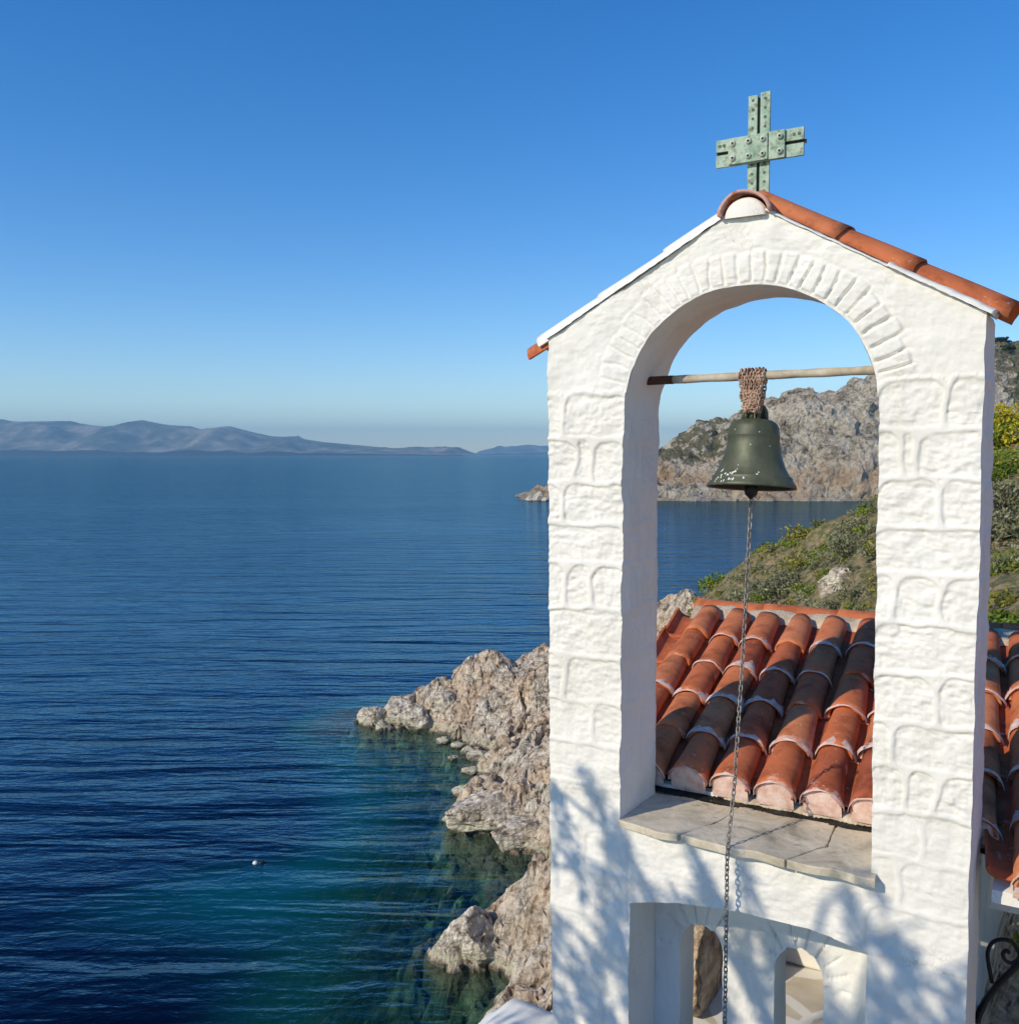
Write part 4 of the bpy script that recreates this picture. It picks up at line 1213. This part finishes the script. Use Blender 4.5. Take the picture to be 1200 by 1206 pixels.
for ci, c in enumerate(cols):
    off = RNG.uniform(-.05, .05)
    ndraw = int(Lr / expo) + 2
    yaw = RNG.uniform(-.006, .006)
    ext = .27 if c > 1.72 else 0; extp = .27 if c > 1.55 else 0
    for j in range(ndraw):
        y0 = j * expo + (off if j else 0) - .03 - ext
        if y0 > Lr - .12: break
        lg = min(tlen, Lr + .02 - y0); rv_ = RNG.normal(0, .0028)
        tn = float(np.clip(RNG.normal(.58, .19), .12, 1))
        P0 = np.array([c + yaw * j + RNG.uniform(-.004, .004), NE, roofz(NE)]) + ax_up * y0 + rn * (.030 + .012)
        wsh = RNG.uniform(.15, .75) if (1 <= ci <= 4 or RNG.random() < .4) else RNG.uniform(.05, .4)
        barrel(tl, P0, ax_up, ss, rn, lg, .080 + rv_, .066 + rv_, tint=tn, wash=wsh, rise=.9 + RNG.normal(0, .03), seg=16, jit=.003)
        if j:
            if RNG.random() < .9: ring_mortar(mo, P0 + ax_up * .0, .0785 + rv_, RNG.uniform(.025, .085), RNG.uniform(.009, .017), seed=RNG.uniform(0, 9))
        else:
            # mortar plug closing the mouth
            V = [P0 - ax_up * .004 + rn * .02]; F = []
            for q_ in range(15):
                a = math.pi * q_ / 14
                V.append(P0 + ax_up * (.004 + .004 * math.sin(a * 4)) + ss * math.cos(a) * .076 + rn * math.sin(a) * .067)
            for q_ in range(14): F.append([0, q_ + 1, q_ + 2])
            V += [P0 + ax_up * .004 + ss * .076 - rn * .05, P0 + ax_up * .004 - ss * .076 - rn * .05]
            F.append([0, 15, 17]); F.append([0, 17, 16]); F.append([0, 16, 1])
            mo.add(V, F)
            ring_mortar(mo, P0, .079, .035, .008, seed=RNG.uniform(0, 9))
    # pan tiles between covers
    for j in range(ndraw):
        y0 = j * expo + (0 if j else .02) - extp
        if y0 > Lr - .12: break
        lg = min(tlen, Lr - y0)
        P0 = np.array([c + PITCHS * .5 + .003, NE, roofz(NE)]) + ax_up * y0 + rn * (.062 + .004 * 1)
        barrel(tl, P0, ax_up, ss, -rn, lg, .068, .078, tint=float(np.clip(RNG.normal(.3, .15), 0, 1)), wash=RNG.uniform(.1, .8), rise=.72, seg=10)
# verge: pan edge standing up at the left side
for j in range(6):
    y0 = j * expo + .02
    if y0 > Lr - .1: break
    P0 = np.array([cols[0] - PITCHS * .5 - .003, NE, roofz(NE)]) + ax_up * y0 + rn * (.066 + .004 * 1)
    barrel(tl, P0, ax_up, ss, -rn, min(tlen, Lr - y0), .068, .080, tint=float(RNG.uniform(.35, .6)), wash=.2, rise=.8, seg=10)
tl.build('barrel_tiles', MTILE, porch, base=RB)
mo.build('pink_mortar', MPINK, porch, base=RB)
# ridge tiles laid lengthwise, bedded in sandy mortar
rt = MB()
for i in range(11):
    s0 = -.175 + i * .425
    barrel(rt, np.array([s0, NRG + .07, roofz(NRG) + .008]), ss, yy, np.array([0, 0, 1.]), .435, .094, .088, tint=float(RNG.uniform(.45, .7)), wash=.15, rise=.75, seg=14)
rt.build('ridge_tiles', MTILE, porch, base=RB)
rm = MB()
nu_ = 240
V = []
for i in range(nu_):
    s_ = -.15 + 4.65 * i / (nu_ - 1)
    for n_, z_ in ((NRG - .14, roofz(NRG - .14) + .02), (NRG - .10, roofz(NRG - .1) + .045), (NRG - .04, roofz(NRG) + .055), (NRG + .02, roofz(NRG) + .045), (NRG + .17, roofz(NRG) + .02), (NRG + .19, roofz(NRG) - .1)):
        V.append((s_, n_ + .012 * math.sin(s_ * 37 + z_) + RNG.normal(0, .003), z_ + .008 * math.sin(s_ * 21 + n_ * 9) + RNG.normal(0, .002)))
rm.add(V, grid_faces(nu_, 6)); rm.build('ridge_mortar', MBEIGE, porch, base=RB)
# eave bedding, bitumen strip, deck, beam, walls
em = MB(); V = []
for i in range(nu_):
    s_ = .62 + 1.0 * i / (nu_ - 1)
    for n_, z_ in ((NE - .01, -1.475), (NE - .022, -1.452), (NE - .005, -1.436), (NE + .05, -1.425)):
        V.append((s_, n_ + .006 * math.sin(s_ * 43) + RNG.normal(0, .002), z_ + .006 * math.sin(s_ * 29 + 1)))
em.add(V, grid_faces(nu_, 4)); em.build('eave_mortar', MBEIGE, porch, base=RB)
dk = MB()
V = []; F = []
dk.add([(.02, NE + .0, roofz(NE) - .012), (4.5, NE + .0, roofz(NE) - .012), (4.5, NRG + .18, roofz(NRG + .18) - .012), (-.16, NRG + .18, roofz(NRG + .18) - .012),
        (.02, NE + .0, roofz(NE) - .06), (4.5, NE + .0, roofz(NE) - .06), (4.5, NRG + .18, roofz(NRG + .18) - .06), (-.16, NRG + .18, roofz(NRG + .18) - .06)],
       [(0, 1, 2, 3), (7, 6, 5, 4), (0, 4, 5, 1), (1, 5, 6, 2), (2, 6, 7, 3), (3, 7, 4, 0)])
dk.add([(1.66, .17, roofz(.17) - .010), (4.5, .17, roofz(.17) - .010), (4.5, NE - .002, roofz(NE) - .010), (1.66, NE - .002, roofz(NE) - .010), (1.66, .17, roofz(.17) - .055), (4.5, .17, roofz(.17) - .055), (4.5, NE - .002, roofz(NE) - .055), (1.66, NE - .002, roofz(NE) - .055)], [(0, 1, 2, 3), (7, 6, 5, 4), (0, 4, 5, 1), (1, 5, 6, 2), (2, 6, 7, 3), (3, 7, 4, 0)])
dk.build('deck', MW, porch, sm=False, base=RB)
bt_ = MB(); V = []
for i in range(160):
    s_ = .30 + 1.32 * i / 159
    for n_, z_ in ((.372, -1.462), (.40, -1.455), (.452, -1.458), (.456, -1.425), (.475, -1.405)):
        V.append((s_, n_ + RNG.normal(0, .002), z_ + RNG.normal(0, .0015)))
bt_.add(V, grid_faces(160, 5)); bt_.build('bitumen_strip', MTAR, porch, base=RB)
bb = MB(); box(bb, 1.62, 4.4, .50, .66, -1.72, -1.56, bev=.012); 
bb.build('beam', MW, porch, sm=False, base=RB)
for s_, n_ in ((2.9, .58), (4.3, .58)):
    pb = MB(); box(pb, s_ - .1, s_ + .1, n_ - .07, n_ + .07, ZB - .05, -1.722, bev=.015); pb.build('post', MW, porch, sm=False, base=RB)
pb = MB(); box(pb, 1.35, 4.4, 2.15, 2.37, ZB - .05, -1.06, bev=.02); pb.build('rear_wall', MW, porch, sm=False, base=RB)

# paved floor of the yard
pv = MB(); box(pv, -.35, 5.2, .44, 4.2, ZB - .06, ZB + .0)
po = pv.build('paving', MPAVE, sm=False, base=(0, 0, ZB)); wplace(po, (0, 0, ZB)); tag(po, kind='structure')
pv = MB(); box(pv, -.6, 5.2, -1.3, .0, ZB - .06, ZB - .006)
po = pv.build('pavement', MPAVE, sm=False, base=(0, 0, ZB)); wplace(po, (0, 0, ZB)); tag(po, kind='structure')

# rock bank seen through the lights of the niche and right of the wall
def bank(x0, x1, n0, n1, z0, z1, seed, name, label):
    nu, nv = 220, 120
    U, V_ = np.meshgrid(np.linspace(0, 1, nu), np.linspace(0, 1, nv), indexing='ij')
    s_ = x0 + (x1 - x0) * U
    endt = np.minimum(1, np.minimum(U * 9, (1 - U) * 40)) ** .5
    zt = (z1 - z0) * endt + .10 * fbm(s_ * 3, s_ * 0, octv=3, seed=seed)
    z_ = z0 + zt * np.minimum(V_ / .75, 1)
    n_ = n0 + (n1 - n0) * (np.minimum(V_ / .75, 1) ** 1.5 * .45 + np.maximum(V_ - .75, 0) / .25 * .55)
    f = facets(s_ * 3.1 + .4 * z_, z_ * 3.6, seed) - .6; g = facets(s_ * 8, z_ * 9, seed + 4) - .6
    n_ = n_ - .20 * f - .06 * g - .03 * fbm(s_ * 14, z_ * 14, octv=3, seed=seed)
    z_ = z_ + .05 * f * (V_ > .05)
    m_ = MB(); m_.add(np.stack([s_, n_, z_], -1), grid_faces(nu, nv))
    c = ((x0 + x1) / 2, (n0 + n1) / 2, z0)
    o_ = m_.build(name, MBANK, base=c); wplace(o_, c)
    tag(o_, kind='structure'); return o_
bank(-.60, .14, 1.42, 2.7, ZB - .05, -2.0, 11, 'rock_bank', None)
bank(1.5, 5.4, 1.15, 2.1, ZB + .12, -1.5, 19, 'rock_outcrop', None)
# low white bench wall under the right light
bw = MB(); box(bw, .34, 1.30, 2.34, 3.3, ZB + .002, ZB + .24, bev=.02); box(bw, .34, 1.30, 2.75, 3.3, ZB + .241, ZB + .42, bev=.02)
o = bw.build('stone_steps', MW, sm=False, base=(.8, 2.3, ZB)); wplace(o, (.8, 2.3, ZB))
tag(o, 'limewashed steps seen through the right arched light of the niche', 'steps')
# thin iron rod in the left light
ir = MB(); tube(ir, [(.60, .60, ZB), (.60, .60, -2.46)], .012, 8); tube(ir, [(.60, .60, -2.46), (.60, .60, -2.44)], [.015, .008], 8)
o = ir.build('iron_rod', MIRON, base=(.60, .60, ZB)); wplace(o, (.60, .60, ZB))
tag(o, 'short black iron rod standing behind the left arched light', 'rod')
# wrought iron scroll beside the pier
def spline(P, k=5):
    P = [np.array(p, float) for p in P]; P = [2 * P[0] - P[1]] + P + [2 * P[-1] - P[-2]]; out = []
    for i in range(1, len(P) - 2):
        for j in range(k):
            t = j / k; a, b, c, d = P[i - 1:i + 3]
            out.append(.5 * (2 * b + (c - a) * t + (2 * a - 5 * b + 4 * c - d) * t * t + (3 * b - a - 3 * c + d) * t ** 3))
    return out + [P[-2]]
isb = (1.62, .45, -2.1)
ir = MB()
tube(ir, [(1.600, .40, -2.12), (1.628, .45, -2.054), (1.669, .45, -1.977), (1.736, .45, -1.877), (1.84, .45, -1.78), (1.95, .45, -1.70)], [.013, .013, .013, .013, .012, .010], 8)
lp = [(1.649, -1.976), (1.642, -1.94), (1.635, -1.905), (1.632, -1.863), (1.645, -1.824), (1.673, -1.803), (1.706, -1.801), (1.729, -1.824), (1.737, -1.854), (1.714, -1.882), (1.691, -1.877), (1.682, -1.856), (1.693, -1.839), (1.704, -1.848)]
tube(ir, spline([(a, .45, b) for a, b in lp]), .0075, 8)
ir2 = [(1.95, -1.70), (2.02, -1.66), (2.06, -1.60), (2.03, -1.55), (1.97, -1.56), (1.96, -1.61), (2.0, -1.63)]
tube(ir, spline([(a, .45, b) for a, b in ir2]), .007, 8)
o = ir.build('iron_scroll', MIRON, base=isb); wplace(o, isb)
tag(o, 'black wrought iron scroll bracket beside the foot of the right pier', 'ironwork')

# white parapet low at the left foot of the gable
def parapet():
    nu, nv = 60, 24
    U, V_ = np.meshgrid(np.linspace(0, 1, nu), np.linspace(0, 1, nv), indexing='ij')
    s_ = -.50 + .54 * U
    prof_n = np.interp(V_, [0, .3, .4, .6, .7, 1], [.06, .07, .12, .36, .41, .42]); prof_z = np.interp(V_, [0, .3, .4, .6, .7, 1], [ZB, -2.66, -2.60, -2.60, -2.66, ZB])
    h = .012 * fbm(s_ * 5, prof_n * 5, prof_z * 5, octv=3, seed=14)
    z_ = prof_z + h - .10 * (1 - smooth(0, .25, U)) * (V_ > .2) * (V_ < .8) + .01
    m_ = MB(); F = grid_faces(nu, nv); F.append(list(range(nv))); m_.add(np.stack([s_, prof_n + h, z_], -1), F)
    c = (-.25, .24, ZB); o_ = m_.build('parapet', MW, base=c); wplace(o_, c)
    tag(o_, 'low rounded white parapet at the left foot of the bell gable', 'wall')
parapet()

# ------------------------------------------------------------------ boulders
import bmesh
def boulder(name, loc, size, seed, label, m_=None, rot=0, sub=5, group=None, cat='boulder'):
    bm = bmesh.new(); bmesh.ops.create_icosphere(bm, subdivisions=sub, radius=1)
    P = np.array([v.co[:] for v in bm.verts]); F = [[v.index for v in f.verts] for f in bm.faces]; bm.free()
    rg = np.random.default_rng(seed)
    D = rg.normal(size=(26, 3)); D /= np.linalg.norm(D, axis=1)[:, None]; cut = rg.uniform(.62, .98, 26)
    # trim the sphere by random planes -> broken facets
    dots = P @ D.T
    k = np.min(np.where(dots > 1e-3, cut[None] / np.maximum(dots, 1e-3), 9), axis=1)
    P = P * np.minimum(k, 1)[:, None]
    n1 = fbm(P[:, 0] * 2.2 + seed, P[:, 1] * 2.2, P[:, 2] * 2.2, octv=4, seed=seed)
    n2 = ridged(P[:, 0] * 3.5, P[:, 1] * 3.5 + seed, P[:, 2] * 3.5, octv=3, seed=seed + 3)
    P = P * (1 + .08 * n1 + .045 * n2)[:, None]
    P = P * np.array(size)
    c, s = math.cos(rot), math.sin(rot)
    P = np.stack([P[:, 0] * c - P[:, 1] * s, P[:, 0] * s + P[:, 1] * c, P[:, 2]], -1)
    m = MB(); m.add(P, F); o_ = m.build(name, m_ or MBOULD, sm=False); o_.location = loc
    tag(o_, label, cat, group); return o_
boulder('boulder', (-7.15, 49.9, .35), (.85, .7, .75), 3, 'dark grey boulder standing in the sea at the very tip of the rocky spit')
boulder('boulder', (-5.7, 49.9, .55), (.85, .8, .8), 5, 'pinkish grey boulder second from the tip of the rocky spit')
boulder('boulder', (-4.75, 49.0, .5), (.8, .7, .75), 8, 'squat round boulder at the water just right of the spit tip')
boulder('boulder', (-3.2, 49.3, 1.1), (1.0, .9, .9), 12, 'large grey boulder on the spit above the dark cleft')
boulder('slab_rock', (-.1, 36.0, .55), (2.3, 1.5, .95), 17, 'long smooth grey slab of rock slanting into the sea beside the gable', rot=.25, cat='rock', sub=6)
boulder('slab_rock', (.6, 34.2, .25), (1.6, .9, .75), 23, 'dark broken slab below the smooth slanting slab', rot=.5, cat='rock', sub=6)
boulder('boulder', (-1.0, 26.6, .35), (1.15, 1.0, .9), 29, 'brown pitted boulder at the water nearest the parapet', rot=.4, sub=6)
boulder('boulder', (8.9, 26.0, 10.25), (.75, .6, .8), 31, 'pale grey boulder in the scrub above the porch ridge')
boulder('boulder', (8.15, 15.6, 11.5), (.7, .5, .42), 37, 'long pale boulder right of the gable just above the tiles')
for i, (x, y, sx_, h_) in enumerate([(6.2, 291, 1.6, 1.5), (8.6, 290, 2.1, 2.8), (10.5, 289.5, 1.3, 1.2)]):
    boulder('islet', (x, y, .1), (sx_, 1.6, h_), 41 + i, ['low left rock of the islet off the far headland', 'tallest rock of the islet off the far headland', 'low right rock of the islet off the far headland'][i], cat='rock', sub=4, group='rocks off the headland')
for i, (x, y, r_) in enumerate([(-3.2, 46.6, .38), (-2.5, 45.9, .33), (-1.9, 45.0, .42), (-1.4, 44.2, .5), (-2.6, 44.0, .22), (-1.7, 42.2, .40), (-1.9, 39.4, .45)]):
    boulder('shore_rock', (x, y, .06), (r_ * 1.2, r_, r_ * .6), 61 + i, ['pale flat rock at the waterline, ' + w for w in ('farthest one along the cove', 'second from the far end of the cove', 'third along the cove, under the dark ledge', 'largest of the row in the middle of the cove', 'lying alone in the water of the cove', 'fifth one, where the cove bends', 'nearest one, beside the slanting slab')][i], cat='rock', sub=4, group='pale rocks along the cove')

# ------------------------------------------------------------------ buoy
bu = bpy.data.objects.new('buoy', None); COL.objects.link(bu); bu.location = (-8.6, 32.6, -.02); bu.scale = (.72, .72, .72)
tag(bu, 'small white and black mooring float on the teal water', 'buoy')
k = MB(); lathe(k, [(0, -.10), (.07, -.08), (.12, -.03), (.13, .04), (.11, .10), (.06, .14), (.02, .15), (0, .155)], (-.12, 0, 0), 20); k.build('float', m_simple('white_plastic', [(.3, (.7, .7, .68)), (.7, (.8, .8, .78))], 8, .4), bu)
k = MB(); tube(k, [(.04, 0, .03), (.16, .02, .05), (.30, .03, .03)], [.07, .085, .06], 12); tube(k, [(.20, .02, .08), (.21, .02, .20)], .025, 8); k.build('fender', MTAR, bu)

# ------------------------------------------------------------------ shrubs
def leaf_cloud(n, rad, hgt, leaf, rg, yel=0.0, flat=.6):
    """n small two-triangle leaves spread over a lumpy dome; returns verts, faces, tint"""
    nb = max(3, int(5 * rad / .4)); B = rg.normal(0, .42, (nb, 3)) * np.array([rad, rad, 0]); B[:, 2] = rg.uniform(.25, .75, nb) * hgt
    br = rg.uniform(.35, .62, nb) * min(rad, 1.2)
    ids = rg.integers(0, nb, n)
    d = rg.normal(size=(n, 3)); d /= np.linalg.norm(d, axis=1)[:, None]
    rr = br[ids] * rg.uniform(.55, 1.05, n) ** .6
    C = B[ids] + d * rr[:, None] * np.array([1, 1, flat])
    C[:, 2] = np.maximum(C[:, 2], -.05)
    a = rg.normal(size=(n, 3)) + d * .4; a[:, 2] += .4; a /= np.linalg.norm(a, axis=1)[:, None]
    b = np.cross(a, rg.normal(size=(n, 3))); b /= np.linalg.norm(b, axis=1)[:, None]
    sz = leaf * rg.uniform(.6, 1.4, n)[:, None]
    V = np.stack([C - a * sz, C + b * sz * .42, C + a * sz, C - b * sz * .42], 1).reshape(-1, 3)
    t = np.repeat(np.clip(rg.normal(.5, .22, n) + .0 * C[:, 2], 0, 1), 4)
    return V, t, n
def shrub(name, px, label, rad, hgt, m_, n=900, leaf=.05, seed=1, group=None, twig=True, flowers=0, z=None):
    rg = np.random.default_rng(seed)
    x, y = px
    z = float(ground(np.array([x]), np.array([y]))[0]) - (.5 if 'skyline' in label else .15) if z is None else z
    r = bpy.data.objects.new(name, None); COL.objects.link(r); r.location = (x, y, z); tag(r, label, 'shrub', group)
    V, t, n_ = leaf_cloud(n, rad, hgt, leaf, rg)
    F = np.arange(n_ * 4).reshape(-1, 4).tolist()
    k = MB(); k.add(V, F, tint=t); k.build('foliage', m_, r, sm=False)
    if flowers:
        V, t, n_ = leaf_cloud(flowers, rad * 1.05, hgt * 1.12, leaf * .8, rg)
        V[:, 2] += hgt * .12
        k = MB(); k.add(V, np.arange(n_ * 4).reshape(-1, 4).tolist(), tint=t); k.build('blossom', MLY, r, sm=False)
    k = MB()
    for i in range(7):
        an = rg.uniform(0, 6.28); e = (rad * .6 * math.cos(an), rad * .6 * math.sin(an), hgt * rg.uniform(.5, .9))
        tube(k, [(0, 0, -.1), (e[0] * .4, e[1] * .4, e[2] * .55), e], [.03 * rad + .01, .02 * rad + .006, .006], 5)
    k.build('stem', MBARK, r)
    return r
SH = [
 ((9.45, 43.6), 'bright green low bush at the left foot of the slope by the roof corner', 1.0, .8, MLG, 1500, .09, 0),
 ((9.6, 37.0), 'grey green rounded bush low on the slope, left of the pale boulder', 1.0, .8, MLGG, 1600, .075, 0),
 ((8.9, 31.5), 'broad grey green bush directly above the porch ridge', 1.0, .75, MLGG, 1800, .065, 0),
 ((10.6, 34.5), 'olive yellow bush in the middle of the slope', .9, .8, MLOL, 1500, .07, 0),
 ((11.2, 41.6), 'dark green bush on the skyline of the slope, lower one', .9, .9, MLG, 1400, .08, 0),
 ((12.2, 39.6), 'green bush with yellow tips high on the skyline of the slope', .9, .9, MLOL, 1400, .08, 120),
 ((10.2, 29.0), 'grey green bush beside the gable pier above the pale boulder', .9, .8, MLGG, 1600, .06, 0),
 ((9.5, 24.5), 'low olive bush right of the pale boulder', .6, .5, MLOL, 1200, .05, 0),
 ((14.9, 30.5), 'yellow flowering bush right of the gable, highest on the near hill', 1.2, .9, MLG, 1800, .07, 1500),
 ((14.0, 28.0), 'yellow flowering bush right of the gable, just under the highest one', 1.1, .8, MLG, 1800, .07, 1100),
 ((12.6, 25.3), 'fresh green bush dotted yellow, right of the gable', 1.0, .8, MLG, 1800, .06, 300),
 ((11.2, 22.0), 'large grey bush right of the gable below the yellow flowers', 1.1, .95, MLGG, 2200, .055, 0),
 ((10.2, 20.2), 'grey green bush right of the gable above the long boulder', .9, .8, MLGG, 2200, .05, 0),
 ((9.0, 17.2), 'small grey bush right of the gable touching the long boulder', .6, .5, MLGG, 1500, .04, 0)]
for i, (p, lb, rad, hg, mm, n_, lf, fl) in enumerate(SH):
    shrub('shrub', p, lb, rad, hg, mm, n_, lf, 100 + i, flowers=fl)
# bushes on the skyline of the headland
hbv = MB()
for i, (x, y, z, rad, hg, lb) in enumerate([(176, 352, 54.6, 3.0, 2.6, 'dark bush on the skyline of the far headland, left of the gap'), (186, 357, 53.6, 2.6, 2.2, 'small dark bush on the far headland skyline at the picture edge'), (172, 340, 44, 2.5, 2.4, 'dark bush standing against the pale scree of the far headland')]):
    shrub('shrub', (x, y), lb, rad, hg, MLDK, 900, .45, 200 + i, z=float(HZ[np.argmin(abs(hx - x)), np.argmin(abs(hy - y))]) - .8)

# ground-covering scrub: one mass per colour
def cover(name, m_, pts, rad, hg, n_, leaf, seed):
    rg = np.random.default_rng(seed); k = MB(); base = 0
    P = np.array(pts); zz = ground(P[:, 0], P[:, 1]) - .05
    for (x, y), z_ in zip(P, zz):
        q_ = rg.uniform(.6, 1.25); V, t, m = leaf_cloud(int(n_ * q_), rad * q_, hg * q_, leaf, rg)
        k.add(V + np.array([x, y, z_]), np.arange(m * 4).reshape(-1, 4).tolist(), tint=np.clip(t + rg.uniform(-.25, .25), 0, 1))
    o_ = k.build(name, m_, sm=False); tag(o_, kind='stuff')
def scatter(n, seed, cond):
    rg = np.random.default_rng(seed); out = []
    while len(out) < n:
        x, y = rg.uniform(5, 20), rg.uniform(11, 47)
        if cond(x, y) and rg.random() < float(veg_mask(np.array([x]), np.array([y]))[0]): out.append((x, y))
    return out
cover('grey_scrub', MLGG, scatter(380, 1, lambda x, y: True), .42, .30, 200, .05, 5)
cover('green_scrub', MLG, scatter(200, 2, lambda x, y: x > .32 * y - 2 or x + y * .0 > 11), .42, .26, 200, .055, 6)
cover('olive_scrub', MLOL, scatter(220, 3, lambda x, y: True), .36, .24, 170, .05, 7)
cover('dry_grass', MLOL, [(x, y) for x, y in scatter(260, 4, lambda x, y: True)], .3, .16, 120, .04, 8)
# grass tufts on the rock bank by the niche
rg = np.random.default_rng(3); k = MB()
for i in range(9):
    V, t, m = leaf_cloud(140, .09, .08, .02, rg)
    k.add(V + np.array([[.25 + .06 * i + rg.uniform(-.05, .05), 1.75 + rg.uniform(-.1, .2), -1.86 + rg.uniform(-.12, .05)]]), np.arange(m * 4).reshape(-1, 4).tolist(), tint=t)
for i in range(12):
    V, t, m = leaf_cloud(160, .10, .09, .02, rg)
    k.add(V + np.array([[rg.uniform(1.7, 2.9), 1.05 + rg.uniform(0, .25), rg.uniform(-2.75, -2.1)]]), np.arange(m * 4).reshape(-1, 4).tolist(), tint=t)
o = k.build('weeds', MLOL, base=(0, 0, 0), sm=False); wplace(o, (0, 0, 0)); tag(o, kind='stuff')

# ------------------------------------------------------------------ the tree whose shade dapples the lower wall (left of the viewpoint)
def shade_tree():
    rg = np.random.default_rng(12)
    tgt = wloc(.95, 0, -1.92)                       # centre of the dappled area
    cen = tgt + TO_SUN * 4.5
    right = Vector((TO_SUN.y, -TO_SUN.x, 0)).normalized() * -1
    upv = TO_SUN.cross(right).normalized()
    if upv.z < 0: upv = -upv
    gx, gy = cen.x - .5, cen.y - .9
    gz = float(ground(np.array([gx]), np.array([gy]))[0])
    root = bpy.data.objects.new('tamarisk_tree', None); COL.objects.link(root); root.location = (gx, gy, gz)
    tag(root, 'feathery tree left of the viewpoint that dapples the white wall', 'tree')
    O_ = Vector((gx, gy, gz))
    tr = MB(); fo = MB()
    trunk_top = cen - upv * .2 - O_
    P = [Vector((0, 0, -.2)), trunk_top * .35 + Vector((.1, .05, 0)), trunk_top * .7 + Vector((-.05, .08, 0)), trunk_top]
    tube(tr, P, [.13, .11, .08, .05], 10)
    cells = [((q % 11) / 10 * 2 - 1, (q // 11) / 6) for q in range(77)]
    for i in range(100):
        st = P[2] + (P[3] - P[2]) * rg.uniform(-.6, 1)
        if i < 77:
            ca_, cb_ = cells[i]
            ctr = trunk_top + right * (ca_ * 1.0 + rg.uniform(-.12, .12)) + upv * (-.95 + 1.62 * cb_ - .22 * abs(ca_ - .1) + rg.uniform(-.16, .12)) + TO_SUN * rg.uniform(-.7, .7)
        else:
            a = rg.uniform(0, 2 * math.pi)
            ctr = trunk_top + right * math.cos(a) * 1.35 + upv * (min(math.sin(a), .4) * 1.2 - .2) + TO_SUN * rg.uniform(-.7, .7)
        mid = st * .45 + ctr * .55 + Vector((0, 0, .25))
        tube(tr, [st, mid, ctr], [.022, .013, .005], 5)
        # drooping fronds with many short needles
        for j in range(5):
            d0 = (right * rg.uniform(.2, 1) - upv * rg.uniform(.4, 1.4) + TO_SUN * rg.uniform(-.4, .4)).normalized()
            ln = rg.uniform(.16, .36); s0 = mid + (ctr - mid) * rg.uniform(.2, 1)
            pts = [s0 + d0 * ln * t + Vector((0, 0, -.12 * t * t)) for t in np.linspace(0, 1, 5)]
            tube(tr, pts, [.004, .0035, .003, .0025, .002], 4, cap=False)
            n_ = 20
            T_ = rg.uniform(.05, 1.05, n_)
            C = np.array([list(s0 + d0 * ln * t + Vector((0, 0, -.12 * t * t))) for t in T_]) + rg.normal(0, .022, (n_, 3))
            a_ = rg.normal(size=(n_, 3)) + np.array(d0) * 1.2; a_ /= np.linalg.norm(a_, axis=1)[:, None]
            b_ = np.cross(a_, rg.normal(size=(n_, 3))); b_ /= np.linalg.norm(b_, axis=1)[:, None]
            sz = rg.uniform(.026, .052, n_)[:, None]
            V = np.stack([C - a_ * sz, C + b_ * sz * .35, C + a_ * sz, C - b_ * sz * .35], 1).reshape(-1, 3)
            fo.add(V, np.arange(n_ * 4).reshape(-1, 4).tolist(), tint=np.repeat(rg.uniform(0, 1, n_), 4))
    tr.build('trunk', MBARK, root); fo.build('crown', MLG, root, sm=False)
shade_tree()
